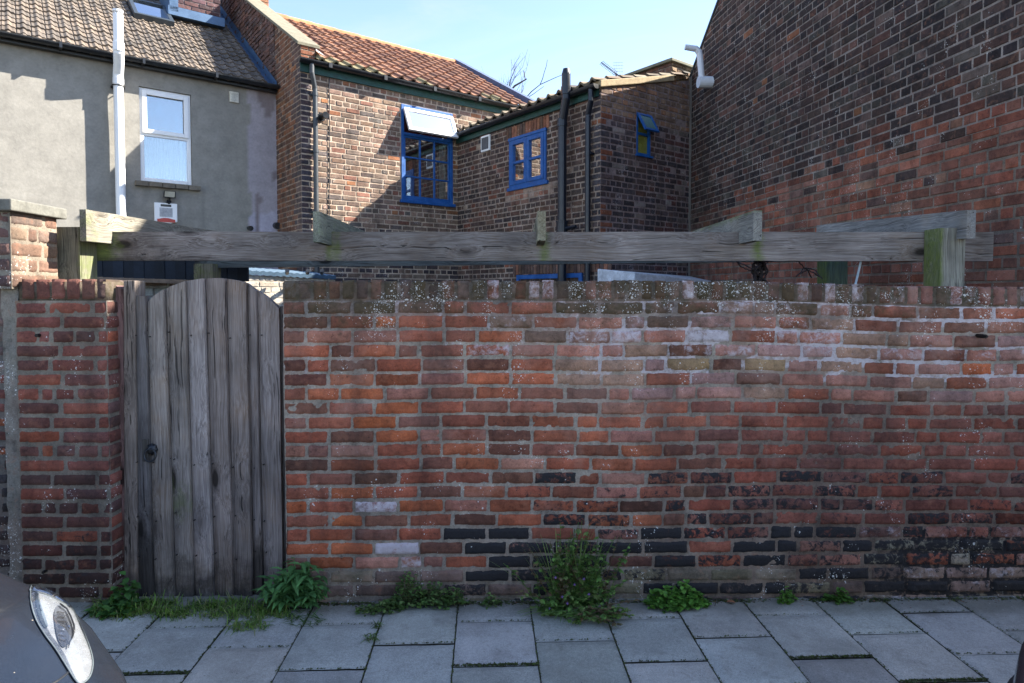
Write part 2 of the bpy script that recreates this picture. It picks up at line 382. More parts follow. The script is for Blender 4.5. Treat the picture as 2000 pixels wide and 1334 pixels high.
# ------------------------------------------------------------------ materials
def chipped(name, col, under):
    t = NT(name); co = t.coord(); n = t.noise(co, 9, 5, .7); n2 = t.noise(co, 45, 5, .75)
    c = t.mix(1., col, t.gray(t.rng(n, .3, .7, .68, 1.15)), 'MULTIPLY'); c = t.mix(t.rng(n2, .62, .68, 0, .8), c, under); c = t.mix(t.rng(n, .5, .7, 0, .16), c, (.2, .28, .42))
    t.bump(n2, .3, .002); return t.fin(c, t.rng(n, .3, .7, .4, .7))
M_brick = brick_mat('weathered_brick'); M_brickfar = brick_mat('house_brick', 1.0)
M_woodx = wood_mat('beam_wood', 'x', base=(.175, .150, .132), dark=(.055, .043, .036)); M_woody = wood_mat('rafter_wood', 'y', base=(.17, .165, .15)); M_woodz = wood_mat('post_wood', 'z')
M_board = wood_mat('gate_wood', 'z', base=(.150, .130, .112), dark=(.050, .041, .036), lite=(.25, .228, .205))
M_render = colmat('cement_render', .92, 5, .22, .5)
M_stone = colmat('stone', .9, 12, .35, .5); M_tile = colmat('roof_tile', .85, 10, .3, .4)
M_black = plain('black_plastic', (.012, .014, .018), .35, var=.2); M_white = plain('white_upvc', (.78, .79, .80), .35, var=.06, bump=.03)
M_blue = chipped('blue_paint', (.001, .085, .32), (.14, .22, .32)); M_green = plain('green_fascia_paint', lin(28, 72, 66), .6, var=.5, sc=20)
M_lead = plain('lead_flashing', lin(74, 100, 130), .5, .3, var=.25); M_iron = plain('rusty_iron', (.02, .018, .018), .55, .6, var=.5, sc=30)
M_glass = glass_mat('window_glass', refl=.34); M_dark = plain('dark_room', (.02, .012, .012), .9)
M_curtain = plain('net_curtain', (.26, .46, .54), .95, var=.15); M_grey = plain('galvanised_grey', (.3, .33, .36), .4, .5)
M_soil = colmat('soil', .95, 20, .4, .6); M_leaf = None

# ------------------------------------------------------------------ ground
def YF(x): return 3.35+.016*x
def sm(a, b, x): t = min(max((x-a)/(b-a), 0), 1); return t*t*(3-2*t)
slab_a = math.atan(.041)
def slabpt(k, j):            # slab grid corner k across, j away from the wall
    P0 = np.array([-.257, 2.674]); dx = np.array([cos(slab_a), sin(slab_a)]); dy = np.array([-sin(slab_a), cos(slab_a)])
    return P0+dx*.377*k+dy*j
mb = MB(); r = random.Random(4)
for k in range(-26, 28):
    st = 0 if k % 2 else .188
    for j in range(-3, 4):
        a = .262-.377*j - st + .377*1 - .01*r.random()          # far joint of each slab
        b = a-.377
        a_ = min(a, .80+.0*k)
        if b > .78: continue
        g = .0032; c0, c1 = slabpt(k, 0), slabpt(k+1, 0)
        if c0[1]+b < 1.95: continue
        P = [slabpt(k, b), slabpt(k+1, b), slabpt(k+1, a_), slabpt(k, a_)]
        ctr = sum(P)/4; zc = r.uniform(-.003, .002); tx, ty = r.uniform(-.006, .006), r.uniform(-.006, .006)
        cc = lin(168, 168, 161)*r.uniform(.80, 1.14)*np.array([r.uniform(.97, 1.04), 1, r.uniform(.96, 1.03)])
        nn = 10
        def fn(u, v):
            p = P[0]*(1-u)*(1-v)+P[1]*u*(1-v)+P[2]*u*v+P[3]*(1-u)*v
            dd = p-ctr; l = np.abs(dd).max(); e = min(min(u, 1-u)*.377, min(v, 1-v)*max(a_-b, .05))
            p = ctr+dd*(1-g/.19)
            z = zc+tx*dd[0]+ty*dd[1]-(.006 if e < 1e-6 else 0)
            p = p+np.array([mnoise.noise(Vector((p[0]*30, p[1]*30, 2))), mnoise.noise(Vector((p[0]*30, p[1]*30, 8)))])*.0025
            return (p[0], p[1], z)
        mb.grid(fn, nn, nn, cc=cc, m=lambda p: (sm(3.02, 3.36, p[1]), 0, 0))
def slab_mat():
    t = NT('concrete_slab'); co = t.coord(); n = t.noise(co, 3.2, 6, .7); n2 = t.noise(co, 60, 4, .7); n3 = t.noise(co, 240, 2, .6); n4 = t.noise(co, 11, 6, .7, .5)
    c = t.attr('Col').outputs['Color']
    c = t.mix(1., c, t.gray(t.mul(t.rng(n, .3, .7, .76, 1.14), t.mul(t.rng(n2, .3, .7, .85, 1.13), t.rng(n3, .3, .7, .8, 1.2)))), 'MULTIPLY')
    c = t.mix(t.rng(n4, .56, .75, 0, .45), c, lin(92, 88, 78)); c = t.mix(t.rng(t.noise(co, 5, 5, .7), .6, .8, 0, .3), c, lin(84, 92, 70))
    wet = t.sep(t.attr('Mask').outputs['Color'])[0]; c = t.mix(t.mul(t.rng(t.addm(wet, t.noise(co, 6, 6, .7)), .85, 1.35), .6), c, lin(86, 82, 66)); c = t.mix(t.rng(t.noise(co, 1.1, 5, .7), .50, .62, 0, .35), c, lin(112, 108, 98))
    sp = t.n('TexVoronoi'); t.lk(co, sp.inputs[0]); sp.inputs['Scale'].default_value = 55
    c = t.mix(t.mul(t.rng(sp.outputs['Distance'], .13, .07), t.math('GREATER_THAN', t.sep(sp.outputs['Color'])[0], .88)), c, lin(190, 190, 185))
    c = t.mix(t.mul(t.rng(sp.outputs['Distance'], .15, .09), t.math('LESS_THAN', t.sep(sp.outputs['Color'])[0], .06)), c, lin(50, 50, 48))
    t.bump(t.addm(n2, t.mul(n3, .7)), .5, .004); return t.fin(c, t.rng(n, .3, .7, .72, .9), spec=.3)
pav = mb.build('pavement', slab_mat(), smooth=False); tag(pav, kind='structure')
mb = MB(); mb.box(-10.5, 10.8, 2.0, 3.6, -.30, -.011, lin(58, 56, 46)); tag(mb.build('pavement_bedding', M_soil), kind='structure')
mb = MB(); mb.box(-60, 60, -60, 60, -.6, -.32, lin(70, 68, 60)); tag(mb.build('ground', M_soil), kind='structure')
mb = MB(); mb.box(-60, 60, -6, 1.88, -.3, -.125, lin(68, 68, 70)); tag(mb.build('road', M_soil), kind='structure')
mb = MB()
for i in range(-12, 12): mb.box(i*.9, i*.9+.893, 1.885, 1.996, -.3, -.004, lin(140, 138, 132)*r.uniform(.9, 1.1))
tag(mb.build('kerb', M_stone, bevel=.008), kind='structure')
mb = MB(); mb.box(-12, 12, 3.6, 30, -.31, -.02, lin(60, 62, 48)); tag(mb.build('yard_ground', M_soil), kind='structure')

# ------------------------------------------------------------------ front garden wall
FW = [((.27, .088, .052), 3), ((.30, .095, .050), 2.6), ((.19, .080, .058), 3), ((.23, .084, .055), 3), ((.145, .070, .050), 2.4), ((.33, .16, .12), 1.6), ((.38, .110, .045), 1.2), ((.25, .115, .092), 1.6)]
def fw_col(x, z, r, row):
    c = pick(r, FW)
    if z > 1.36 and x < 1.6 and r.random() < .5*min(1, (z-1.3)*4): c = np.array((.115, .08, .058))*r.uniform(.7, 1.3)
    if x > .25 and 1.05 < z < 1.5 and r.random() < .65: c = np.array(r.choice([(.36, .19, .16), (.36, .16, .12), (.31, .19, .18), (.28, .18, .13)]))*r.uniform(.85, 1.1)
    if .7 < x < 1.35 and 1.08 < z < 1.3 and r.random() < .32: c = np.array((.28, .20, .11))*r.uniform(.8, 1.1)
    if x > 1.0 and .3 < z < 1.1: c = np.array(r.choice([(.22, .070, .046), (.25, .075, .05), (.18, .068, .052), (.15, .066, .055), (.21, .078, .058), (.26, .10, .075)]))*r.uniform(.8, 1.15)
    if x < -.4 and z < 1.2 and r.random() < .22: c = np.array(r.choice([(.36, .11, .05), (.29, .09, .055)]))*r.uniform(.85, 1.1)
    if z < .6 and r.random() < .15: c = c*.6
    if x > 1.95 and z < .34 and r.random() < .5: c = np.array((.27, .26, .20))*r.uniform(.7, 1.1)
    if z < .13: c = np.array(r.choice([(.16, .14, .11), (.12, .09, .08), (.14, .13, .09)]))*r.uniform(.8, 1.2)
    if x > 2.0: c = c*.85  # right end darker: light falloff painted into the brick colour
    return c*np.array([1.14, 1.06, 1.0])
def sm(a, b, x): t = min(max((x-a)/(b-a), 0), 1); return t*t*(3-2*t)
def fw_mask(x, z, r, row):
    w = .05; k = .08; l = 0.
    if z > 1.28: l = sm(1.25, 1.62, z)*r.uniform(.35, .75)*(1-.35*sm(1.5, 2.4, x))
    w = .04+.20*sm(-.2, .6, x)*sm(.75, 1.15, z)*r.uniform(.5, 1.6)*(1-.4*sm(1.6, 2.6, x))
    if z > 1.3: w += r.uniform(.04, .26)
    if x < .3 and r.random() < .10: w += .28
    if z < .42:
        p = sm(-.45, -.2, x)*sm(.48, .41, z)*(.95 if z > .1 else .5)*(.85 if x > .9 else 1)
        if r.random() < p*.92: k = r.choice([.84, .76, .68, .60, .54, .49])
        elif r.random() < .3: w += .2
    elif z < .70 and x > 0 and r.random() < .6: k = r.uniform(.42, .56)
    if abs(x+.655) < .10 and .21 < z < .29: return (.66, 0, 0)
    if abs(x+.63) < .10 and .44 < z < .52: return (.58, 0, 0)
    if x > 1.95 and z < .38:
        if r.random() < .5: k, w = .44, .42
        else: k = r.choice([.68, .58, .52])
    return (w, k, l)
def fw_mort(x, y, z):
    return (.16*sm(.1, .6, x)*sm(.85, 1.15, z)+(.42 if z > 1.15 and mnoise.noise(Vector((x*3, z*9, 1))) > -.1 else .1), (.58*sm(1.75, 2.15, x+.3*mnoise.noise(Vector((x*3, 1, z*8))))*sm(.44, .34, z) if (x > 1.75 and z < .44) else .16*sm(-.5, 0, x)*sm(.4, .2, z)), .45*sm(1.4, 1.62, z))
def fw_mcol(x, y, z):
    a = np.array((.31, .27, .22)); b = np.array((.19, .145, .112)); c = np.array((.20, .18, .165))
    m = a+(b-a)*sm(.2, 1.6, x)*sm(1.3, .8, z); m = m+(c-m)*sm(1.35, 1.6, z); return m*(1-.25*sm(.3, .05, z))
def fw_map(s, z, d):
    und = (mnoise.noise(Vector((s*.8, 2, z*.7)))*.012+mnoise.noise(Vector((s*2.3, 7, z*2)))*.005)*sm(0, .2, z)*sm(1.68, 1.2, z)
    z2 = z-.034*sm(.7, 2.7, s)*z/1.69+und+.008*mnoise.noise(Vector((s*1.1, 4, 1)))*sm(.2, .5, z)
    return (s, YF(s)-d+.010*mnoise.noise(Vector((s*.9, 1, z*1.2))), z2)
X0, X1 = -1.193, 3.25
gw = thing('garden_wall', 'long weathered red brick garden wall with a brick-on-edge top, tarred black along its foot', 'wall', (X0, 3.35, 0))
off = (X0, 3.35, 0)
mb = MB()
brickwall(mb, fw_map, X0, X1, -.06, 1.590, fw_col, style='stretch', gap=.0065, prot=.009, mortar=fw_mcol, mort_d=-.0005, maskf=fw_mask, mmask=fw_mort,
          res=.0105, bl=.236, step=.014, mnoise_d=.0042, rnd=random.Random(21))
mb.hexa([(X0+.002, YF(X0)+.03, -.1), (X1, YF(X1)+.03, -.1), (X1, YF(X1)+.225, -.1), (X0+.002, YF(X0)+.225, -.1), (X0+.002, YF(X0)+.03, 1.54), (X1, YF(X1)+.03, 1.54), (X1, YF(X1)+.225, 1.54), (X0+.002, YF(X0)+.225, 1.54)], (.16, .07, .05))
# end face towards the gate
brickwall(mb, lambda s, z, d: (X0-d+.008, YF(X0)+s, z), .0, .225, -.06, 1.59, fw_col, style='stretch', mortar=(.24, .21, .18), bl=.23, gap=.012, rnd=random.Random(3))
mb.build('brickwork', M_brick, gw, smooth=True, off=off)
# brick on edge coping
mb = MB(); r = random.Random(9); x = X0
while x < X1-.02:
    w = .0755*r.uniform(.92, 1.08); c = np.array(r.choice([(.10, .055, .035), (.065, .05, .038), (.16, .062, .04), (.09, .065, .055), (.075, .062, .042), (.13, .05, .035)]))*r.uniform(.8, 1.2)
    if x > 1.2: c = np.array(r.choice([(.17, .065, .045), (.12, .07, .06), (.10, .06, .045), (.2, .09, .07)]))*r.uniform(.7, 1.1)
    top = 1.694+r.uniform(-.004, .003)
    lm = r.uniform(.35, .8)*(1-.3*sm(1.5, 2.4, x))
    brick_hi(mb, lambda s, z, d: (s, YF(s)-d, z-.034*sm(.7, 2.7, s)), x+.006, x+w-.006, 1.596, top, .008*r.uniform(.3, 1.4), c, (r.choice([.05, .2, .34, .5]), .1, lm*r.choice([.5, 1, 1.1])), r, .0095, None, 1.3)
    brick_hi(mb, lambda s, y, d: (s, YF(s)+y, top+d-.034*sm(.7, 2.7, s)-.008), x+.006, x+w-.006, -.003, .225, .008, c, (0, .1, lm), r, .02)
    x += w
mb.grid(lambda a, b: (X0+(X1-X0)*a, YF(X0+(X1-X0)*a)+.003, 1.58+.105*b-.034*sm(.7, 2.7, X0+(X1-X0)*a)), 120, 3, cc=(.13, .12, .105), m=lambda p: (.3, .1, .5))
mb.grid(lambda a, b: (X0+(X1-X0)*a, YF(X0+(X1-X0)*a)+.003+.222*b, 1.686-.034*sm(.7, 2.7, X0+(X1-X0)*a)), 120, 3, cc=(.13, .12, .105), m=lambda p: (.3, .1, .5))
mb.build('coping', M_brick, gw, smooth=True, off=off)
mb = MB(); p = onY(1913, 656, 3.37); mb.tube([(p[0], p[1]+.03, p[2]), (p[0], p[1]-.045, p[2])], .011, 12); mb.tube([(p[0], p[1]-.03, p[2]), (p[0], p[1]-.055, p[2])], .006, 8)
mb.build('iron_stud', M_iron, gw, off=off)
# two white paint smears
def smear(nm, px0, px1, py0, py1, seed, par, off):
    mb = MB(); a = onY((px0+px1)/2, (py0+py1)/2, 3.325); rx, rz = (px1-px0)/373/2, (py1-py0)/373/2; V = [(a[0], YF(a[0])-.0165, a[2])]
    for i in range(48):
        t = 2*pi*i/48; q = 1+.5*mnoise.noise(Vector((cos(t)*2.2, sin(t)*2.2, seed)))+.22*mnoise.noise(Vector((cos(t)*8, sin(t)*8, seed)))
        V.append((a[0]+cos(t)*rx*q, YF(a[0])-.0125, a[2]+sin(t)*rz*q))
    mb.add(V, [(0, i+1, (i+1) % 48+1) for i in range(48)], (.55, .54, .55)); mb.build(nm, M_white, par, off=off)


# ------------------------------------------------------------------ gate pier + tall pier + neighbour wall
PX0, PX1 = -2.575, -2.10
gp = thing('gate_pier', 'dark red brick pier with pale joints to the left of the wooden gate', 'pier', (PX0, 3.33, 0)); off = (PX0, 3.33, 0)
pc = [((.18, .068, .058), 3), ((.14, .062, .058), 3), ((.21, .07, .052), 1.5), ((.10, .054, .054), 3), ((.26, .08, .05), .6)]
def pcol(x, z, r, row): c = pick(r, pc)*np.array([1.12, 1.05, .95]); return c*(.45 if z < .35 else 1)*(.8 if z < .7 else 1)
mb = MB()
brickwall(mb, lambda s, z, d: (s, 3.315-d, z), PX0, PX1, -.06, 1.590, pcol, style='garden', gap=.0095, prot=.008, mortar=(.21, .185, .15), mort_d=-.001, res=.012, bl=.232, step=.05,
          maskf=lambda x, z, r, row: (.05, .28 if z > .4 else .42, .05), rnd=random.Random(5), mnoise_d=.002)
brickwall(mb, lambda s, z, d: (PX1+d, 3.315+s, z), .0, .225, -.06, 1.59, pcol, style='stretch', gap=.014, mortar=(.20, .18, .15), bl=.22, rnd=random.Random(6))
mb.box(PX0, PX1-.002, 3.32, 3.54, -.1, 1.585, (.12, .06, .05))
mb.build('brickwork', M_brick, gp, smooth=True, off=off)
mb = MB(); r = random.Random(31); x = PX0+.03
while x < PX1-.02:
    w = .079*r.uniform(.95, 1.05); w = min(w, PX1-x)
    c = np.array(r.choice([(.14, .06, .045), (.17, .065, .05), (.10, .055, .045), (.06, .04, .04)]))*r.uniform(.85, 1.15)
    brick_hi(mb, lambda s, z, d: (s, 3.315-d, z), x+.005, x+w-.005, 1.598, 1.700, .006, c, (.1, .3, .25), r, .0095, None, 1.4)
    brick_hi(mb, lambda s, y, d: (s, 3.315+y, 1.693+d), x+.005, x+w-.005, 0, .22, .006, c, (.1, .1, .5), r, .02)
    x += w
mb.box(PX0+.02, PX1-.004, 3.32, 3.535, 1.585, 1.688, (.13, .12, .1), (.2, 0, .5))
mb.build('coping', M_brick, gp, smooth=True, off=off)
mb = MB(); p = onY(74, 655, 3.3); mb.tube([(p[0], 3.33, p[2]), (p[0], 3.288, p[2])], .009, 10); mb.build('iron_stud', M_iron, gp, off=off)
mb = MB(); p = onY(86, 1117, 3.3); mb.tube([(p[0], 3.33, p[2]), (p[0], 3.292, p[2])], .008, 10); mb.build('iron_stud', M_iron, gp, off=off)

nw = thing('neighbour_wall', 'blackened old brick wall at the left edge, beside a rough mortar joint', 'wall', (-4.5, 3.35, 0)); off = (-4.5, 3.35, 0)
mb = MB()
def ncol(x, z, r, row):
    if z > 1.2: return np.array(r.choice([(.16, .13, .12), (.11, .08, .08), (.2, .17, .16)]))*r.uniform(.8, 1.1)
    if z > .7: return np.array(r.choice([(.2, .06, .04), (.16, .06, .05), (.11, .05, .05), (.26, .08, .04)]))*r.uniform(.8, 1.1)
    return np.array((.02, .018, .02))*r.uniform(.5, 2.4)
brickwall(mb, lambda s, z, d: (s, 3.335-d, z), -4.5, -2.635, -.06, 1.665, ncol, style='garden', gap=.014, mortar=(.13, .12, .11), res=.016, maskf=lambda x, z, r, row: (.3 if z > 1.2 else 0, .45 if z < .9 else .2, .2), rnd=random.Random(8))
mb.box(-4.5, -2.60, 3.345, 3.55, -.1, 1.66, (.1, .08, .07))
mb.grid(lambda a, b: (-2.648+.082*a+.012*mnoise.noise(Vector((a*3, b*9, 2))), 3.322-.012*mnoise.noise(Vector((a*4, b*22, 5))), -.05+1.72*b), 5, 60, cc=(.20, .19, .165), m=lambda p: (.12, .1, .2))
mb.build('brickwork', M_brick, nw, smooth=True, off=off)

tp = thing('capped_pier', 'sunlit sandy brick pier with a flat concrete cap, at the left edge', 'pier', (-2.95, 3.3, 1.66)); off = (-2.95, 3.3, 1.66)
mb = MB(); TX = -2.565; tcol = lambda x, z, r, row: pick(r, [((.19, .12, .085), 3), ((.165, .10, .075), 2), ((.21, .14, .10), 2), ((.13, .09, .07), 1)])
tf = lambda x, z, r, row: pick(r, [((.17, .10, .09), 3), ((.12, .08, .08), 2), ((.2, .1, .07), 2)])
brickwall(mb, lambda s, z, d: (s, 3.285-d, z), -3.3, TX, 1.652, 2.045, tf, course=.0815, style='english', gap=.012, mortar=(.26, .24, .2), res=.012, rnd=random.Random(2), bl=.23)
brickwall(mb, lambda s, z, d: (TX+d, 3.285+s, z), 0, .335, 1.652, 2.045, tcol, course=.0815, style='english', gap=.008, mortar=(.21, .18, .14), res=.010, rnd=random.Random(4), bl=.23)
mb.box(-3.3, TX-.002, 3.29, 3.62, 1.65, 2.04, (.2, .15, .12))
mb.build('brickwork', M_brick, tp, smooth=True, off=off)
mb = MB(); mb.box(-3.35, TX+.035, 3.25, 3.66, 2.047, 2.107, lin(104, 103, 96)); mb.build('cap_stone', M_stone, tp, bevel=.006, off=off)

# ------------------------------------------------------------------ gate
GY = 3.415
gt = thing('garden_gate', 'weathered grey gate of overlapping upright boards with curved top and black ring handle', 'gate', (-1.6, GY, .03)); off = (-1.6, GY, .03)
top = [(260, 288, 578), (287, 324, 0), (323, 365, 0), (364, 401, 0), (400, 443, 0), (442, 483, 0), (482, 504, 0), (503, 549, 0)]
bot = [(267, 303), (302, 344), (343, 382), (381, 421), (420, 459), (458, 496), (495, 516), (515, 557)]
def archy(px): # top edge of the gate in the photograph, pixel row
    return np.interp(px, [262, 285, 300, 330, 365, 400, 430, 460, 483, 500, 520, 548], [580, 593, 580, 561, 549, 544, 543, 547, 553, 566, 577, 602])
boty = [1165, 1170, 1171, 1170, 1167, 1165, 1160, 1150]
for i, ((a, b, y0), (c, d)) in enumerate(zip(top, bot)):
    mb = MB(); tl = -.006*(i % 2); n = 16; thick = .019
    f0, f1 = [], []
    for j in range(n+1):
        t = j/n
        for k in range(5):
            s = k/4; xt = a+1.2+(b-a-2.4)*s; xb = c+1.2+(d-c-2.4)*s; yt = (y0 if y0 else archy(xt))
            pt = onY(xt, yt, GY); pb = onY(xb, boty[i]+.3*mnoise.noise(Vector((xb, 1, 1))), GY); p = pb+(pt-pb)*t
            dy = .010-.022*s-.004*(1-(2*s-1)**2)+tl*.2+.002*mnoise.noise(Vector((p[0]*3, i, p[2]*1.5)))+.0025*abs(s-.5)*2     # feather edge: thick on one side
            dx = .004*mnoise.noise(Vector((i*3.1, p[2]*2.2, s)))
            f0.append((p[0]+dx, GY+dy-.012, p[2])); f1.append((p[0]+dx, GY+.021, p[2]))
    V = f0+f1; N = len(f0); Fq = []
    for j in range(n):
        for k in range(4):
            q = (j*5+k, j*5+k+1, (j+1)*5+k+1, (j+1)*5+k); Fq.append(q); Fq.append(tuple(N+e for e in q[::-1]))
        Fq.append((j*5, (j+1)*5, N+(j+1)*5, N+j*5)); Fq.append((j*5+4, N+j*5+4, N+(j+1)*5+4, (j+1)*5+4))
    for k in range(4): Fq.append((k, N+k, N+k+1, k+1)); e = n*5; Fq.append((e+k, e+k+1, N+e+k+1, N+e+k))
    tint = np.array([(.75, .78, .82), (1.1, 1.1, 1.07), (1.0, 1., .98), (1.25, 1.25, 1.28), (.95, .90, .88), (1., .96, .95), (.85, .82, .83), (1.05, 1.03, 1.05)][i])*np.array([1.62, 1.60, 1.66])
    M = np.array([(0, .55*sm(.25, .5, v[2])*sm(.8, .5, v[2])*(1 if i == 2 else .25)+.35*sm(.25, .02, v[2]), .62*sm(.42, .02, v[2])+(.5*sm(1.2, .2, v[2]) if i == 0 else 0)+(.45 if i == 6 else 0)*sm(.6, .1, v[2])) for v in V])
    mb.add(V, Fq, tint, M); o = mb.build('board', M_board, gt, off=off)
for zz in (.32, .95, 1.40):
    mb = MB(); mb.box(-1.98, -1.22, GY+.024, GY+.07, zz, zz+.10, (.7, .7, .7)); mb.build('rail', M_woodx, gt, off=off)
mb = MB(); h = onY(293, 880, GY-.03); mb.box(h[0]-.045, h[0]-.012, GY-.026, GY-.012, h[2]-.06, h[2]+.06, (.5, .5, .5)); mb.build('handle_plate', M_woodz, gt, bevel=.002, off=off)
mb = MB(); q = (h[0]+.006, GY-.034, h[2]+.005); mb.tube([(q[0], GY-.010, q[2]), (q[0], GY-.028, q[2]), (q[0], GY-.036, q[2])], [.026, .024, .014], 16)
for a in range(8): mb.tube([(q[0], GY-.03, q[2]), (q[0]+.03*cos(a*pi/4), GY-.02, q[2]+.03*sin(a*pi/4))], .007, 6)
mb.tube([(q[0]+.030*sin(t), GY-.036-.012*(1-cos(t))*.5, q[2]-.028+.032*cos(t)) for t in np.linspace(0, 2*pi, 25)], .0055, 8)
mb.build('ring_handle', M_black, gt, smooth=True, off=off)
r = random.Random(12)
for i in range(8):
    for py in (652, 905, 1085, 1010):
        f = (py-560)/600; xl = top[i][0]+(bot[i][0]-top[i][0])*f; xr = top[i][1]+(bot[i][1]-top[i][1])*f
        for xx in ((xl+5, xr-6) if i != 6 else (xl+6,)):
            p = onY(xx+r.uniform(-2, 2), py+r.uniform(-9, 9), GY-.014); mb = MB(); mb.tube([(p[0], GY, p[2]), (p[0], GY-.024+.020*(.2 if xx < (xl+xr)/2 else .8), p[2])], .0032, 6); mb.build('nail', M_iron, gt, off=off)
def postq(nm, pxt, pyt, pxb, pyb, Y, dep, mat, label, cat, tint, mask=None, arch=False):
    a0, a1 = onY(pxt[0], pyt, Y), onY(pxt[1], pyt, Y); b0, b1 = onY(pxb[0], pyb, Y), onY(pxb[1], pyb, Y)
    th = thing(nm, label, cat, ((b0[0]+b1[0])/2, Y, 0)); mb = MB(); n = 14; V = []
    for j in range(n+1):
        t = j/n; l = b0+(a0-b0)*t; rr = b1+(a1-b1)*t; wv = .004*mnoise.noise(Vector((l[0]*7, t*4, 1)))
        w0, w1 = l[0]+wv, rr[0]+wv
        V += [(w0, Y, l[2]), (w1, Y, rr[2]-(.045 if arch and j == n else (.01 if arch and j == n-1 else 0))), (w1, Y+dep, rr[2]-(.045 if arch and j == n else 0)), (w0, Y+dep, l[2])]
    Fq = [(j*4+k, j*4+(k+1) % 4, (j+1)*4+(k+1) % 4, (j+1)*4+k) for j in range(n) for k in range(4)]+[(0, 3, 2, 1), (n*4, n*4+1, n*4+2, n*4+3)]
    mb.add(V, Fq, tint, np.array([mask(v) for v in V]) if mask else (0, 0, 0)); mb.build('post', mat, th, bevel=.003, off=((b0[0]+b1[0])/2, Y, 0)); return th
lowd = lambda v: (0, .15, .55*sm(.5, 0, v[2]))
postq('gate_post', (216, 241), 551, (229, 243), 1172, 3.40, .09, M_board, 'purplish brown timber post against the dark brick pier', 'post', (1.25, .85, .88), lowd, True)
postq('gate_post', (241, 263), 548, (243, 268), 1170, 3.395, .10, M_board, 'pale split timber post along the latch side of the gate', 'post', (1.45, 1.35, 1.3), lowd)
postq('gate_post', (547, 555), 598, (556, 568), 1140, 3.405, .07, M_board, 'thin dark timber post on the hinge side of the gate', 'post', (.6, .6, .64), lowd)

# ------------------------------------------------------------------ pergola
pg = thing('pergola', 'grey timber pergola with five rafters over a long beam, its posts green with algae', 'pergola', (0, 3.7, 0)); off = (0, 3.7, 0)
def gmask(f): return f
BY = 3.815   # front face of the beam
# front beam
zt = onY(1000, 452.5, BY)[2]; zb = onY(1000, 509, BY)[2]; xl, xr = onY(140, 480, BY)[0], onY(1940, 480, BY)[0]
spots = [onY(p, 480, BY)[0] for p in (195, 640, 1055, 1470)]
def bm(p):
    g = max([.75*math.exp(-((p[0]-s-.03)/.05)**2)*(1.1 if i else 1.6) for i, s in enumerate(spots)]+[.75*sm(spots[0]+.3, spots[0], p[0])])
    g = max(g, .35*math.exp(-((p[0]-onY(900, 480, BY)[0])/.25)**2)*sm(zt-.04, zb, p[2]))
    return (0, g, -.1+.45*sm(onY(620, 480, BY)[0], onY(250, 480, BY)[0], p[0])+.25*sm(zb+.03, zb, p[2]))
mb = MB(); mb.beam((xl, BY+.024, (zt+zb)/2), (xr, BY+.024, (zt+zb)/2-.002), .048, zt-zb, n=90, nw=4, mask=bm, jit=.002, colf=lambda p: (np.array([1.14, 1.14, 1.19])*(1+.15*sm(-.5, 1, p[0]))))
mb.build('beam', M_woodx, pg, off=off)
# rear beam
RY = 4.78; zb2 = onY(700, 520, RY)[2]; zb3 = onY(1340, 513, RY)[2]
x0, x1 = onY(380, 515, RY)[0], onY(1700, 515, RY)[0]
mb = MB(); sl = (zb3-zb2)/(onY(1340, 510, RY)[0]-onY(700, 510, RY)[0])
mb.beam((x0, RY+.024, zb2+.085+sl*(x0-onY(700, 510, RY)[0])), (x1, RY+.024, zb2+.085+sl*(x1-onY(700, 510, RY)[0])), .048, .17, n=40, nw=2, c=(.7, .85, .9), mask=lambda p: (0, .1, .2))
mb.build('beam', M_woodx, pg, off=off)
def post(pxa, pxb, pytop, Y, dep, tint, mask, zbase=-.02):
    a, b = onY(pxa, pytop, Y), onY(pxb, pytop, Y); w = b[0]-a[0]
    mb = MB(); mb.beam(((a[0]+b[0])/2, Y+dep/2, zbase), ((a[0]+b[0])/2, Y+dep/2, a[2]), dep, w, up=(1, 0, 0), n=24, nw=5, c=tint, mask=mask, jit=.002)
    return mb.build('post', M_woodz, pg, off=off)
post(101, 155, 443, 3.66, .15, (1.1, 1.15, .95), lambda p: (0, .52 if p[0] > onY(150, 480, 3.66)[0] else .22, .25 if p[0] < onY(150, 480, 3.66)[0] else -.3))
post(1838, 1886, 445, 3.66, .145, (1.5, 1.6, 1.5), lambda p: (0, .78 if p[0] < onY(1841, 480, 3.66)[0] else .28, 0))
post(378, 416, 515, 4.70, .13, (1.1, 1.1, .9), lambda p: (0, .45, .2))
post(1613, 1656, 509, 4.62, .13, (.45, .7, .6), lambda p: (0, .7 if p[0] < onY(1616, 480, 4.62)[0] else .35, .2))
def rafter(px0, px1, py0, py1, zback, xback, tint, mask, ye=3.56):
    a, b = onY(px0, py0, ye), onY(px1, py1, ye); w = b[0]-a[0]; h = a[2]-b[2]; xc = (a[0]+b[0])/2; zc = (a[2]+b[2])/2
    mb = MB(); mb.beam((xc, ye, zc), (xc+xback, 5.35, zc+zback), w, h, n=20, nw=3, c=tint, mask=mask, jit=.003)
    # notch where it sits on the beam is taken up by the beam below it
    return mb.build('rafter', M_woody, pg, off=off, bevel=0)
NB = zt+.001
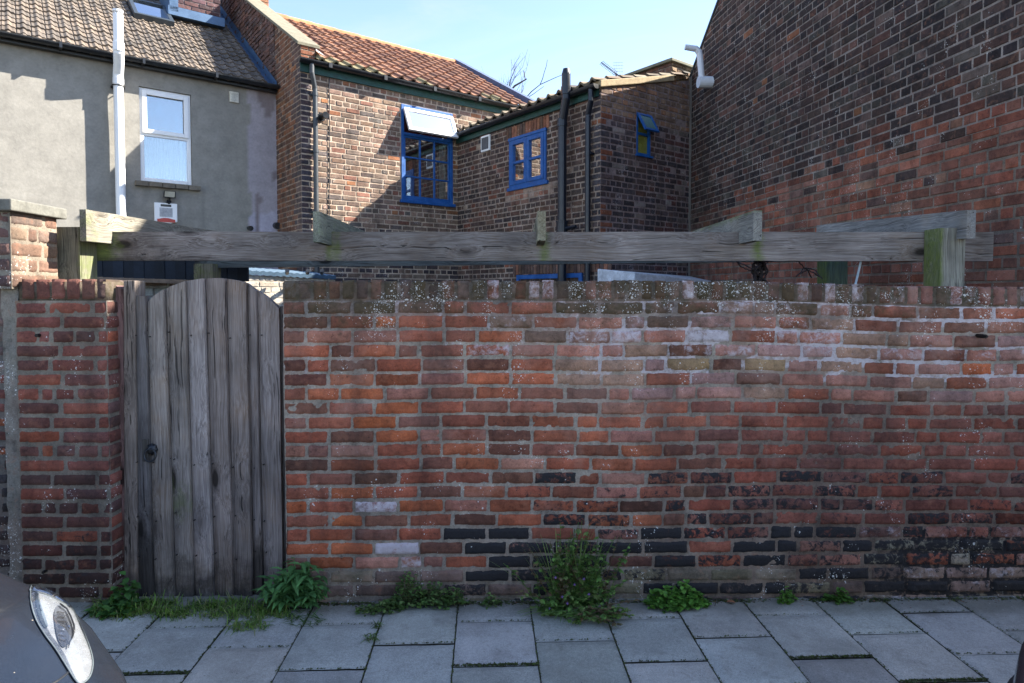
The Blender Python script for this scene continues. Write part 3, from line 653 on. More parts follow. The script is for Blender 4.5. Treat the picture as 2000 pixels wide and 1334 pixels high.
def rafter_n(px0, px1, py0, py1, zback, xback, tint, mask, ye=3.58, tail=.11):
    """a rafter cut away (birdsmouth) behind its nose so that it rests on the beam"""
    a, b = onY(px0, py0, ye), onY(px1, py1, ye); w = b[0]-a[0]; x0, x1 = a[0], b[0]; zt_, zb_ = a[2], b[2]
    ys = [ye, BY-.004, BY-.004, 5.35]; L = 5.35-ye
    def T(y): return zt_+zback*(y-ye)/L
    def B(y, i): return (zb_+zback*(y-ye)/L) if i < 2 else max(NB+zback*(y-BY)/L, zb_)
    prof = []
    N = 26; V = []; st = [ye+(BY-.004-ye)*i/5 for i in range(6)]+[BY-.004+(5.35-BY)*i/N for i in range(N+1)]
    for i, y in enumerate(st):
        lo = B(y, 0) if i < 6 else B(y, 3); hi = T(y); dx = xback*(y-ye)/L
        for q in range(5):
            z = lo+(hi-lo)*q/4; V.append((x0+dx, y, z))
        for q in range(5):
            z = hi+(lo-hi)*q/4; V.append((x1+dx, y, z))
    R = 10; Fq = [(i*R+k, i*R+(k+1) % R, (i+1)*R+(k+1) % R, (i+1)*R+k) for i in range(len(st)-1) for k in range(R)]
    Fq += [tuple(range(R))[::-1], tuple((len(st)-1)*R+k for k in range(R))]
    mb = MB(); mb.add(V, Fq, tint, np.array([mask(v) for v in V])); return mb.build('rafter', M_woody, pg, off=off)
rafter_n(155, 169, 409, 471, .035, 0, (1.25, 1.22, 1.1), lambda p: (0, .40*sm(3.85, 3.6, p[1])+.05, .0))
rafter_n(611, 625, 413, 473, -.01, .0, (1.2, 1.35, 1.2), lambda p: (0, .36, .1))
rafter_n(1050, 1066, 412, 470, -.07, .0, (1.4, 1.4, 1.1), lambda p: (0, .22, .1))
rafter_n(1472, 1488, 411, 470, .0, .0, (1.3, 1.35, 1.35), lambda p: (0, .58*sm(zt+.03, zt+.09, p[2]), .05))
rafter_n(1889, 1905, 410, 466, .10, .0, (1.4, 1.5, 1.65), lambda p: (0, .0, .0))
# ------------------------------------------------------------------ the houses behind, built in a turned frame (u along the fronts, v away from the street)
HA = rad(37.7); Q = np.array([-2.94, 9.0, 0.]); U = np.array([cos(HA), sin(HA), 0]); VV = np.array([-sin(HA), cos(HA), 0])
def H(u, v, z): return Q+U*u+VV*v+np.array([0, 0, z])
def toH(p): d = np.array(p)-Q; return (np.dot(d, U), np.dot(d, VV), d[2])
def fv(px, py, v0): return toH(onplane(px, py, H(0, v0, 0), VV))      # -> (u, v0, z)
def fu(px, py, u0): return toH(onplane(px, py, H(u0, 0, 0), U))       # -> (u0, v, z)
def hthing(nm, label, cat, u, v, z=0, group=None):
    t = thing(nm, label, cat, tuple(H(u, v, z)), HA, group); return t, (u, v, z)
PV = 1.05     # front of the rendered house lies this far behind the brick house
# --- roof sheets of tiles
def tiles(mb, org, ua, dn, width, length, tw, gauge, amp, colf, lap=.028, seed=0, prof=None, n=8, clip=None):
    """org = eave start; ua = unit vector along the eave; dn = unit vector up the slope"""
    org, ua, dn = map(lambda a: np.array(a, float), (org, ua, dn)); nrm = np.cross(ua, dn); nrm /= np.linalg.norm(nrm)
    if nrm[2] < 0: nrm = -nrm
    rows = int(math.ceil(length/gauge)); cols = int(math.ceil(width/tw)); r = random.Random(seed)
    for i in range(rows):
        for j in range(cols):
            s0, s1 = i*gauge, min((i+1)*gauge+.02, length+.01); u0 = j*tw
            if clip and not clip(u0+tw/2, (s0+s1)/2): continue
            c = colf(r, u0, s0); dz = r.uniform(-.004, .006); tilt = r.uniform(-.004, .004); V = []
            for k in range(n+1):
                a = k/n; uu = u0+tw*a*1.01; h = prof(a)*amp+dz+tilt*a
                V += [org+ua*uu+dn*(s0-.012+r.uniform(-.002, .002))+nrm*(h-.006), org+ua*uu+dn*(s0-.012)+nrm*(h+lap), org+ua*uu+dn*s1+nrm*(h-.0)]
            Fq = [(k*3+e, (k+1)*3+e, (k+1)*3+e+1, k*3+e+1) for k in range(n) for e in (0, 1)]
            mb.add(V, Fq, c)
pant = lambda a: (.5+.5*cos(2*pi*(a-.28)/.56)) if a < .56 else (.18*(1-cos(2*pi*(a-.56)/.44))*-.5)
conc = lambda a: (1.0*max(0, cos(pi*(a-.5)/.36))**.8 if abs(a-.5) < .18 else 0) - (.6 if a < .02 or a > .98 else 0)
# ================= rendered house on the left
lh, off = hthing('rendered_house', 'grey cement rendered house at the upper left with white window and tall white flue', 'house', 0, PV)
EZ = fv(300, 118, PV)[2]           # underside of the gutter
a = fv(271, 166, PV); b = fv(376, 362, PV)
wu0, wu1 = a[0], b[0]; wz1 = max(a[2], fv(372, 182, PV)[2]); wz0 = min(b[2], fv(273, 352, PV)[2]); wz1 = (fv(271, 167, PV)[2]+fv(373, 186, PV)[2])/2; wz0 = (fv(274, 353, PV)[2]+fv(376, 362, PV)[2])/2
mb = MB(); pu = fv(487, 300, PV)[0]; ETOP = EZ-.10
def rcol(p):
    c = lin(139, 136, 129)
    e = pu+.04*mnoise.noise(Vector((1, p[2]*2.2, 3)))
    if p[0] > e: c = lin(158, 152, 158) if p[2] > 2.9+.25*mnoise.noise(Vector((p[0]*1.5, 2, 2))) else lin(172, 168, 182)
    if p[0] > pu+.1 and mnoise.noise(Vector((p[0]*4, 2, p[2]*2.5))) > .28: c = lin(128, 118, 120)
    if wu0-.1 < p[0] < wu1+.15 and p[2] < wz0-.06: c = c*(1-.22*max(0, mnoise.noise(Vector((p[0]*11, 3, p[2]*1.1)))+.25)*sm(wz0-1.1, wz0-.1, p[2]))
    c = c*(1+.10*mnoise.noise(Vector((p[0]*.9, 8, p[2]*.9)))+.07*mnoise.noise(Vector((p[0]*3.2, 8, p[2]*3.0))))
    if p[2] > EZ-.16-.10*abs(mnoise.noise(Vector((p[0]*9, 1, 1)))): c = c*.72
    return c
xs = [-8, -6, -5]+list(np.arange(-4.4, .02, .05)); xs = sorted(set(xs+[wu0, wu1])); zs = sorted(set(list(np.arange(-.1, ETOP, .05))+[wz0, wz1, ETOP]))
V = [(x, PV+.004*mnoise.noise(Vector((x*2, z*2, 0))), z) for x in xs for z in zs]; nz = len(zs); Fq = []
for i in range(len(xs)-1):
    for j in range(nz-1):
        if wu0 < (xs[i]+xs[i+1])/2 < wu1 and wz0 < (zs[j]+zs[j+1])/2 < wz1: continue
        Fq.append((i*nz+j, (i+1)*nz+j, (i+1)*nz+j+1, i*nz+j+1))
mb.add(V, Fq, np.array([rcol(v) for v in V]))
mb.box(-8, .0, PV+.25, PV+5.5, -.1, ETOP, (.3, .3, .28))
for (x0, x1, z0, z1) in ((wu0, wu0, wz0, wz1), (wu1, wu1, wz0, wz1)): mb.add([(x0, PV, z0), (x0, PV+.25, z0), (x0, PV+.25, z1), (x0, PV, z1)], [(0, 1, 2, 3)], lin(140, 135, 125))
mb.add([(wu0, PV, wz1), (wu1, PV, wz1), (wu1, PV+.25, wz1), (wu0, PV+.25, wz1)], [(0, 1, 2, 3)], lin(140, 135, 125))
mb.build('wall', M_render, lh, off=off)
for (px, py, rr_) in ((489, 445, .035), (541, 440, .05)):
    mb = MB(); c = fv(px, py, PV-.06); mb.tube([(c[0], PV, c[2]), (c[0], PV-.10, c[2]-.01)], rr_, 12); mb.build('pipe_stub', M_black, lh, off=off)
sl = rad(35); gut = fv(300, 112, PV-.1); rz = EZ-.10
mb = MB(); rc = lambda r, u, s: np.array(r.choice([lin(102, 92, 82), lin(92, 84, 76), lin(110, 98, 86)]))*r.uniform(.85, 1.12)*(1 if r.random() > .06 else .6)
uw = 6.4
tiles(mb, (-6.42, PV-.12, rz), (1, 0, 0), (0, cos(sl), sin(sl)), 6.42-.20, 4.4,  .150, .195, .022, rc, .020, 3, conc, 11, clip=lambda u, s: True)
mb.add([(-6.5, PV-.06, rz-.03), (0, PV-.06, rz-.03), (0, PV-.06+4.4*cos(sl), rz-.03+4.4*sin(sl)), (-6.5, PV-.06+4.4*cos(sl), rz-.03+4.4*sin(sl))], [(0, 1, 2, 3)], (.05, .05, .05))
mb.build('roof', M_tile, lh, off=off)
# lead valley against the gable
mb = MB()
def leadf(a, b): s = -.12+4.55*a; w = .02+.26*b; return (-w, PV+s*cos(sl)-.01, rz+.02+s*sin(sl)+.022*(.5+.5*math.sin(b*6))+.006*mnoise.noise(Vector((a*20, b*5, 0))))
mb.grid(leadf, 40, 8); mb.grid(lambda a, b: (-.02+.0*b, PV+(-.12+4.55*a)*cos(sl), rz+.02+(-.12+4.55*a)*sin(sl)+.16*b), 10, 2)
mb.build('flashing', M_lead, lh, smooth=True, off=off)
def gutter(mb, a, b, r=.055, col=(.5, .5, .5), n=10):
    a, b = np.array(a, float), np.array(b, float); d = (b-a)/np.linalg.norm(b-a); s = np.cross(d, [0, 0, 1]); V = []
    for p in (a, b):
        for k in range(n+1):
            t = pi*k/n; V.append(p+s*cos(t)*r-np.array([0, 0, 1])*sin(t)*r)
        for k in range(n+1):
            t = pi-pi*k/n; V.append(p+s*cos(t)*(r-.006)-np.array([0, 0, 1])*sin(t)*(r-.006))
    m = 2*(n+1); Fq = [(k, (k+1) % m, m+(k+1) % m, m+k) for k in range(m)]+[tuple(range(n+1)), tuple(m+k for k in range(n, -1, -1))]
    mb.add(V, Fq, col)
mb = MB(); gutter(mb, (-6.5, PV-.17, rz+.03), (-.02, PV-.17, rz+.03), .052)
for k in range(8): mb.box(-6.3+k*.9, -6.27+k*.9, PV-.23, PV-.01, rz-.035, rz+.035)
mb.box(-6.5, -.02, PV-.10, PV-.005, rz-.05, rz+.02)
mb.build('gutter', M_black, lh, off=off)
# window: frame, fixed lower pane, opening upper light
mb = MB(); fr = .055; zc = (fv(272, 258, PV)[2]+fv(374, 272, PV)[2])/2; wy = PV+.03
def ringbox(mb, u0, u1, z0, z1, w, y0, y1, c=(.5, .5, .5)):
    mb.box(u0, u0+w, y0, y1, z0, z1, c); mb.box(u1-w, u1, y0, y1, z0, z1, c); mb.box(u0+w, u1-w, y0, y1, z0, z0+w, c); mb.box(u0+w, u1-w, y0, y1, z1-w, z1, c)
ringbox(mb, wu0+.004, wu1-.004, wz0+.004, wz1-.004, .05, wy, wy+.06); mb.box(wu0+.05, wu1-.05, wy, wy+.055, zc-.03, zc+.02)
win = mb.build('window', M_white, lh, bevel=.006, off=off); win['label'] = 'white plastic window with an opening light over a fixed pane'
mb = MB(); ringbox(mb, wu0+.035, wu1-.035, zc+.005, wz1-.035, .058, wy-.022, wy+.0); mb.build('sash', M_white, win, bevel=.006)
mb = MB(); mb.box(wu0+.05, wu1-.05, wy+.02, wy+.026, wz0+.05, wz1-.05); mb.build('pane', glass_mat('blue_glass', refl=.14), win)
mb = MB(); r = random.Random(3)
mb.grid(lambda a, b: (wu0+.06+(wu1-wu0-.12)*a, wy+.09+.02*math.sin(a*40)*(.6+.4*b)+.01*math.sin(a*93), wz0+.05+(zc-wz0-.05)*b), 80, 6); mb.build('curtain', M_curtain, win, smooth=True)
mb = MB(); mb.box(wu0+.05, wu1-.05, wy+.16, wy+.17, wz0, wz1); mb.build('pane_backing', plain('sky_reflection_blue', (.03, .17, .32), .8), win)  # sheet behind the glass, its blue painted in place of the sky's reflection
mb = MB(); s0 = fv(262, 360, PV-.05); s1 = fv(394, 374, PV-.05)
for k in range(5):
    u0 = wu0-.07+(wu1-wu0+.17)*k/5; mb.box(u0, wu0-.07+(wu1-wu0+.17)*(k+1)/5-.006, PV-.075, PV+.03, wz0-.075+.004*(k % 2), wz0-.008, lin(120, 112, 100)*r.uniform(.6, 1.1))
mb.build('sill', M_stone, win, bevel=.006)
for o in list(win.children): pass
# flue
mb = MB(); fy = PV-.115; p0 = fv(237, 440, fy); p1 = fv(229, 165, fy); fx = (fv(232, 200, fy)[0]+fv(236, 400, fy)[0])/2
fyo = PV-.30; zt1 = fv(230, 20, fyo)[2]; ze = fv(231, 150, fy)[2]; fxo = fv(231, 60, fyo)[0]
R_ = .058
mb.tube([(fx, fy, 2.2), (fx, fy, ze-.02)], R_, 20); mb.tube([(fx, fy, ze-.10), (fx, fy, ze-.02)], R_+.007, 20)
mb.tube([(fx, fy, ze-.02), (fx, fy-.01, ze+.04), (fx, (fy+fyo)/2, ze+.15), (fxo, fyo+.01, ze+.26), (fxo, fyo, ze+.32)], [R_+.004]*5, 20)
mb.tube([(fxo, fyo, ze+.27), (fxo, fyo, ze+.38)], R_+.007, 20); mb.tube([(fxo, fyo, ze+.32), (fxo, fyo, zt1-.06)], R_, 20)
for k in range(8): mb.box(fxo+R_*.85*cos(k*pi/4)-.006, fxo+R_*.85*cos(k*pi/4)+.006, fyo+R_*.85*sin(k*pi/4)-.006, fyo+R_*.85*sin(k*pi/4)+.006, zt1-.07, zt1-.02)
mb.tube([(fxo, fyo, zt1-.025), (fxo, fyo, zt1)], R_+.004, 20); mb.tube([(fxo, fyo, zt1-.07), (fxo, fyo, zt1-.03)], R_*.6, 12)
fl = mb.build('flue_pipe', M_white, lh, smooth=False, off=off)
mb = MB(); mb.box(fx-.075, fx+.075, PV-.04, PV+.0, ze-.13, ze-.11); mb.tube([(fx-.075, PV-.02, ze-.12), (fx-.07, fy-.03, ze-.12), (fx, fy-.068, ze-.12), (fx+.07, fy-.03, ze-.12), (fx+.075, PV-.02, ze-.12)], .007, 6); mb.build('clip', M_iron, fl)
for o in (fl.children): pass
mb = MB(); c = fv(457, 190, PV-.01); mb.box(c[0]-.062, c[0]+.062, PV-.03, PV+.004, c[2]-.075, c[2]+.075, lin(215, 212, 200)); mb.box(c[0]-.04, c[0]+.04, PV-.036, PV-.028, c[2]-.05, c[2]+.05, lin(200, 198, 188))
mb.build('vent_cover', M_stone, lh, bevel=.004, off=off)
# skylight
def onroof(px, py, du=0): # point on the left roof surface
    n = VV*(-sin(sl))+np.array([0, 0, cos(sl)]); return np.array(toH(onplane(px, py, H(0, PV-.12, rz+.05), n)))
a, b = onroof(262, 32), onroof(332, 34); us = np.array([1, 0, 0]); ds = np.array([0, cos(sl), sin(sl)]); ns = np.array([0, -sin(sl), cos(sl)])
mb = MB(); A = a; wd = b[0]-a[0]
def rbox(mb, o, x0, x1, s0, s1, n0, n1, c=(.5, .5, .5)):
    P = [o+us*x+ds*s+ns*n for n in (n0, n1) for (x, s) in ((x0, s0), (x1, s0), (x1, s1), (x0, s1))]; mb.hexa(P, c)
for q in ((0, wd, 0, .07), (0, wd, .83, .9), (0, .06, .07, .83), (wd-.06, wd, .07, .83)): rbox(mb, A, *q, -.03, .06)
skl = mb.build('skylight', plain('dark_alu', (.06, .075, .09), .4, .5), lh, bevel=.004, off=off)
mb = MB(); rbox(mb, A, .06, wd-.06, .07, .83, .02, .03); mb.build('pane', glass_mat('sky_glass', refl=.8), skl)
mb = MB(); rbox(mb, A, .05, wd-.05, .07, .83, -.02, -.01); mb.build('pane_backing', M_dark, skl)
# chimney stack on the left roof by the gable
M_chimbrick = M_brickfar
chp = lambda r, *_: pick(r, [((.10, .06, .065), 3), ((.13, .07, .07), 2), ((.08, .05, .055), 2)])
cb = onroof(440, 50); mb = MB(); cv0 = cb[1]-.15; cu0, cu1 = -.98, -.30
brickwall(mb, lambda s, z, d: (s, cv0-d, z), cu0, cu1, cb[2]-.4, cb[2]+2.2, lambda x, z, r, row: chp(r), mortar=(.16, .13, .13), style='stretch')
brickwall(mb, lambda s, z, d: (cu0-d, cv0+s, z), 0, .6, cb[2]-.4, cb[2]+2.2, lambda x, z, r, row: chp(r), mortar=(.16, .13, .13), style='stretch')
mb.box(cu0+.002, cu1-.002, cv0+.004, cv0+.6, cb[2]-.4, cb[2]+2.19, (.1, .07, .07)); mb.build('chimney', M_brickfar, lh, off=off)
mb = MB(); mb.box(cu0-.16, cu1+.02, cv0-.20, cv0-.012, cb[2]-.16, cb[2]-.02); mb.box(cu0-.14, cu0-.012, cv0-.2, cv0+.7, cb[2]-.1, cb[2]+.42); mb.build('chimney_flashing', M_lead, lh, off=off)
# alarm box and floodlight hanging on the wall
ab, offa = hthing('alarm_box', 'white burglar alarm box with a red bottom, on the grey render below the window', 'alarm box', *fv(323, 430, PV)[:2], fv(323, 430, PV)[2])
a0, a1 = fv(301, 398, PV-.03), fv(346, 430, PV-.03); mb = MB(); zt_ = fv(323, 397, PV-.03)[2]; zb_ = zt_-.27
mb.prism([(a0[0], PV-.055, zt_), (a1[0], PV-.055, zt_), (a1[0], PV-.055, zb_+.02), ((a0[0]+a1[0])/2, PV-.055, zb_-.02), (a0[0], PV-.055, zb_+.02)], (0, .053, 0)); mb.build('case', M_white, ab, bevel=.006, off=offa)
mb = MB(); mb.box(a0[0]+.075, a1[0]-.075, PV-.0575, PV-.05, zt_-.05, zt_-.018); mb.build('badge', M_black, ab, off=offa)
mb = MB(); mb.box(a0[0]+.06, a1[0]-.06, PV-.0565, PV-.05, zt_-.19, zt_-.065, lin(170, 172, 176))
mb.build('panel', M_stone, ab, off=offa)
mb = MB(); mb.prism([(a0[0]+.04, PV-.06, zt_-.222), (a1[0]-.04, PV-.06, zt_-.222), ((a0[0]+a1[0])/2+.03, PV-.06, zt_-.205), ((a0[0]+a1[0])/2-.03, PV-.06, zt_-.205)], (0, .008, 0)); mb.prism([(a0[0]+.03, PV-.062, zt_-.262), (a1[0]-.03, PV-.062, zt_-.262), (a1[0]-.03, PV-.062, zt_-.222), (a0[0]+.03, PV-.062, zt_-.222)], (0, .008, 0)); mb.build('strobe', plain('red_plastic', (.4, .02, .015), .3), ab, off=offa)
c = fv(331, 380, PV-.1); fl_, offf = hthing('floodlight', 'small black floodlight under the sill of the white window', 'floodlight', c[0], PV, c[2])
mb = MB(); mb.hexa([(c[0]-.075, PV-.10, c[2]-.045), (c[0]+.075, PV-.10, c[2]-.045), (c[0]+.065, PV-.035, c[2]-.035), (c[0]-.065, PV-.035, c[2]-.035), (c[0]-.075, PV-.14, c[2]+.045), (c[0]+.075, PV-.14, c[2]+.045), (c[0]+.065, PV-.05, c[2]+.05), (c[0]-.065, PV-.05, c[2]+.05)])
mb.build('housing', M_black, fl_, bevel=.004, off=offf)
mb = MB(); mb.hexa([(c[0]-.062, PV-.108, c[2]-.034), (c[0]+.062, PV-.108, c[2]-.034), (c[0]+.062, PV-.104, c[2]-.034), (c[0]-.062, PV-.104, c[2]-.034), (c[0]-.062, PV-.142, c[2]+.036), (c[0]+.062, PV-.142, c[2]+.036), (c[0]+.062, PV-.137, c[2]+.036), (c[0]-.062, PV-.137, c[2]+.036)]); mb.build('lamp_glass', plain('lamp_glass', (.5, .48, .4), .2), fl_, off=offf)
mb = MB(); mb.tube([(c[0], PV, c[2]-.07), (c[0], PV-.05, c[2]-.075), (c[0], PV-.06, c[2]-.02)], .018, 8); mb.tube([(c[0], PV-.03, c[2]-.11), (c[0], PV-.06, c[2]-.085)], .03, 10); mb.build('sensor', M_black, fl_, off=offf)

# ================= brick house in the middle
UI = 2.59
bh, off = hthing('brick_house', 'brick house with an orange pantile roof, blue multi-pane window and black gutter', 'house', 0, 0)
MZ = fv(640, 128, -.0)[2]   # just under the gutter
mh = [((.20, .145, .112), 3), ((.17, .13, .105), 3), ((.24, .16, .12), 3), ((.28, .19, .14), 1.5), ((.32, .14, .07), .5), ((.26, .125, .09), 1), ((.13, .11, .10), 1.5)]
w0, w1 = fv(783, 204, 0), fv(884, 400, 0); mw = (w0[0]+.0, w1[0], fv(785, 386, 0)[2], (fv(785, 203, 0)[2]+fv(880, 222, 0)[2])/2)
mw = (mw[0], mw[1], (fv(785, 390, 0)[2]+fv(884, 400, 0)[2])/2, mw[3])
hole2 = (fv(715, 300, 0)[0], fv(715, 300, 0)[0]+.001, 0, 0)
vcrack = [fv(740, 241, 0), fv(672, 315, 0)]
mb = MB(); WT = 4.80
def mcol(x, z, r, row):
    if x < .12: return np.array(r.choice([(.055, .05, .06), (.075, .055, .06)]))*r.uniform(.8, 1.2)
    if z < 2.6 and r.random() < .5: return np.array((.06, .05, .055))*r.uniform(.8, 1.3)
    return pick(r, mh)
brickwall(mb, lambda s, z, d: (s, -d, z), 0, 4.1, -.1, WT, mcol, style='garden', gap=.012, prot=.006, mortar=(.50, .40, .31), holes=[mw], maskf=lambda x, z, r, row: (.12 if r.random() < .2 else 0, .1, 0), rnd=random.Random(14), bl=.22)
# gable side: orange worn bricks, dark at the corner
def gcol(s, z, r, row):
    if s < .22+.1*r.random(): return np.array(r.choice([(.055, .05, .055), (.08, .06, .06), (.12, .08, .07)]))
    return pick(r, [((.16, .075, .045), 3), ((.22, .095, .05), 2.5), ((.11, .07, .055), 2), ((.26, .11, .05), 1.2)])
gs = math.tan(rad(30.5)); GT = lambda s: 5.06+gs*s+.02
brickwall(mb, lambda s, z, d: (-d, s, z), 0, PV+.02, -.1, 6.0, gcol, style='mixed', gap=.012, prot=.006, mortar=(.32, .24, .18), top=GT, maskf=lambda x, z, r, row: (.1, .1, 0), rnd=random.Random(15), bl=.22)
brickwall(mb, lambda s, z, d: (-d-.004, s, z), PV+.02, 4.4, 4.4, 8.0, lambda s, z, r, row: pick(r, [((.13, .08, .07), 3), ((.17, .09, .07), 2), ((.10, .07, .065), 2)])*1.0, style='stretch', gap=.012, prot=.014, jit=.006, mortar=(.14, .11, .10), top=GT, rnd=random.Random(16), maskf=lambda x, z, r, row: (.1, .3, .1))
mb.box(.0+.003, 4.09, .70, 4.5, -.1, 4.85, (.1, .08, .07)); 
mb.prism([(.004, .006, 4.8), (.004, 4.4, 4.8), (.004, 4.4, GT(4.4)-.01), (.004, .006, GT(0)-.01)], (.225, 0, 0), (.15, .09, .07))
mb.build('wall', M_brickfar, bh, off=off)
# parapet coping stones
mb = MB(); r = random.Random(5)
for k in range(9):
    s0, s1 = k*.5-.04, k*.5+.455; z0, z1 = GT(s0), GT(s1); mb.hexa([(-.05, s0, z0), (.27, s0, z0), (.27, s1, z1), (-.05, s1, z1), (-.05, s0, z0+.045), (.27, s0, z0+.045), (.27, s1, z1+.045), (-.05, s1, z1+.045)], lin(112, 108, 92)*r.uniform(.8, 1.1))
mb.build('coping', M_stone, bh, bevel=.006, off=off)
# pantile roof
ra = rad(30.5); rz0 = WT+.06; U1 = 4.12
def pc_(r, u, s):
    c = np.array(r.choice([(.26, .12, .068), (.22, .105, .062), (.29, .14, .08), (.19, .095, .06), (.33, .17, .10)]))*r.uniform(.8, 1.12)
    if s < .2 and r.random() < .4: c = np.array((.20, .17, .09))
    return c
mb = MB(); RL = 2.58/cos(ra)
tiles(mb, (.20, -.13, rz0), (1, 0, 0), (0, cos(ra), sin(ra)), U1-.2, RL, .205, .25, .045, pc_, .022, 9, pant, 10)
mb.add([(.1, -.05, rz0-.04), (U1, -.05, rz0-.04), (U1, -.05+RL*cos(ra), rz0-.04+RL*sin(ra)), (.1, -.05+RL*cos(ra), rz0-.04+RL*sin(ra))], [(0, 1, 2, 3)], (.06, .04, .03))
mb.add([(.1, 2.62, rz0+RL*sin(ra)-.02), (U1, 2.62, rz0+RL*sin(ra)-.02), (U1, 5.4, rz0-.1), (.1, 5.4, rz0-.1)], [(0, 1, 2, 3)], (.25, .11, .06))
mb.build('roof', M_tile, bh, off=off)
mb = MB(); rzr = rz0+RL*sin(ra)+.02; r = random.Random(1)
for k in range(9):
    u0 = .22+k*.435; pts = [(u0, -.13+RL*cos(ra), rzr-.03), (u0+.43, -.13+RL*cos(ra), rzr-.03)]; mb.tube(pts, [.085, .093], 12, np.array((.42, .18, .08))*r.uniform(.8, 1.1))
mb.build('ridge_tiles', M_tile, bh, smooth=False, off=off)
# verge boards at the far right edge of the roof
mb = MB(); 
mb.hexa([(U1-.03, -.13, rz0+.03), (U1+.12, -.13, rz0+.03), (U1+.12, -.13+RL*cos(ra), rzr-.05), (U1-.03, -.13+RL*cos(ra), rzr-.05), (U1-.03, -.13, rz0+.15), (U1+.12, -.13, rz0+.15), (U1+.12, -.13+RL*cos(ra), rzr+.08), (U1-.03, -.13+RL*cos(ra), rzr+.08)], lin(70, 88, 120))
mb.build('verge', M_stone, bh, off=off)
# flashing between parapet and tiles
mb = MB(); mb.grid(lambda a, b: (.225+.10*b, -.1+a*2.9, rz0+.075+(a*2.9)*math.tan(ra)+.02+.03*(1-b)+.012*mnoise.noise(Vector((a*14, b*3, 1)))), 40, 3, cc=(.5, .5, .5)); mb.build('flashing', plain('pale_lead', (.38, .37, .36), .6, .1, var=.4, sc=18), bh, smooth=True, off=off)
# fascia and gutter
mb = MB(); mb.box(-.01, 4.15, -.035, -.010, WT-.10, WT+.07); mb.build('fascia', M_green, bh, off=off)
mb = MB(); gz = WT+.055; gutter(mb, (-.05, -.10, gz), (4.16, -.10, gz), .058)
for k in range(5): mb.box(.35+k*.85, .40+k*.85, -.165, -.035, gz-.064, gz+.004)
mb.build('gutter', M_black, bh, off=off)
# stub of brick above the gutter at the corner
mb = MB(); brickwall(mb, lambda s, z, d: (s, -.015-d, z), 0, .20, WT+.0, GT(0)+.02, lambda x, z, r, row: np.array((.28, .11, .06))*r.uniform(.6, 1.1), course=.07, style='stretch', mortar=(.3, .24, .18)); mb.box(.004, .198, -.012, .25, WT, GT(0)); mb.build('kneeler', M_brickfar, bh, off=off)
# chimney top left (orange, cropped by the frame)
cv = 3.35; cz = GT(cv)-.3; mb = MB(); oc = lambda x, z, r, row: np.array(r.choice([(.30, .15, .09), (.26, .12, .08), (.34, .18, .11)]))
brickwall(mb, lambda s, z, d: (s, cv-d, z), .02, .62, cz, cz+1.9, oc, style='stretch', mortar=(.4, .33, .25)); brickwall(mb, lambda s, z, d: (.02-d, cv+s, z), 0, .5, cz, cz+1.9, oc, style='stretch', mortar=(.4, .33, .25))
mb.box(.024, .618, cv+.004, cv+.5, cz, cz+1.89, (.25, .14, .09)); mb.build('chimney', M_brickfar, bh, off=off)
# downpipe
p = fv(617, 300, -.07); mb = MB(); pz = gz-.05; ux = p[0]; u_top = fv(609, 130, -.10)[0]
mb.tube([(u_top, -.10, gz-.03), (u_top, -.10, pz-.12), (ux, -.062, pz-.32), (ux, -.062, pz-.45), (ux, -.062, .1)], .034, 14)
for zz in (pz-.42, 3.6, 2.75, 1.9): mb.tube([(ux, -.062, zz), (ux, -.062, zz+.05)], .040, 14); mb.box(ux-.06, ux+.06, -.03, .0, zz+.005, zz+.035)
mb.build('downpipe', plain('grey_black_plastic', (.035, .042, .05), .45, var=.2), bh, smooth=False, off=off)
# boiler vent
p = fv(634, 226, -.1); mb = MB(); mb.tube([(p[0]-.01, .0, p[2]), (p[0]-.01, -.02, p[2])], .062, 18); mb.tube([(p[0]-.01, 0, p[2]), (p[0]-.01, -.16, p[2]-.005)], .040, 18); mb.tube([(p[0]-.01, -.13, p[2]-.004), (p[0]-.01, -.175, p[2]-.005)], .046, 18); mb.build('vent_pipe', M_black, bh, off=off)
# wire down the wall
r = random.Random(2); mb = MB(); mb.tube([(fv(643+.6*r.uniform(-1, 1), y, -.012)[0], -.014, fv(643, y, 0)[2]) for y in range(140, 470, 12)], .006, 6); mb.build('cable', M_black, bh, off=off)
# --- blue window
u0, u1, z0, z1 = mw; ztr = fv(784, 262, 0)[2]; ztr = (fv(784, 258, 0)[2]+fv(882, 277, 0)[2])/2
mb = MB(); ringbox(mb, u0, u1, z0, z1, .045, -.015, .09); mb.box(u0+.04, u1-.04, -.02, .07, ztr-.03, ztr+.015); mb.box(u0-.03, u1+.03, -.05, .05, z0-.045, z0+.004)
mb.box(u1-.13, u1-.045, -.0, .05, z0+.04, ztr-.03) if False else None
bw = mb.build('window', M_blue, bh, bevel=.004, off=off); bw['label'] = 'blue window of nine panes under an open white light'
mb = MB(); ringbox(mb, u0+.045, u1-.045, z0+.045, ztr-.03, .03, .0, .04)
iu0, iu1, iz0, iz1 = u0+.075, u1-.075, z0+.075, ztr-.06
for k in (1, 2): x = iu0+(iu1-iu0)*k/3; mb.box(x-.011, x+.011, -.0, .035, iz0, iz1)
for k in (1, 2): z = iz0+(iz1-iz0)*k/3; mb.box(iu0, iu1, -.002, .036, z-.011, z+.011)
mb.build('glazing_bars', M_blue, bw, bevel=.002)
mb = MB(); mb.box(iu0-.01, iu1+.01, .018, .022, iz0-.01, iz1+.01); mb.build('pane', glass_mat('dark_glass', refl=.22), bw)
mb = MB(); mb.box(u0, u1, .5, .52, z0-.3, z1); mb.box(u0-.3, u0+.01, .2, .5, z0, z1); mb.build('interior', plain('dark_red_room', (.07, .008, .008), .9), bw)
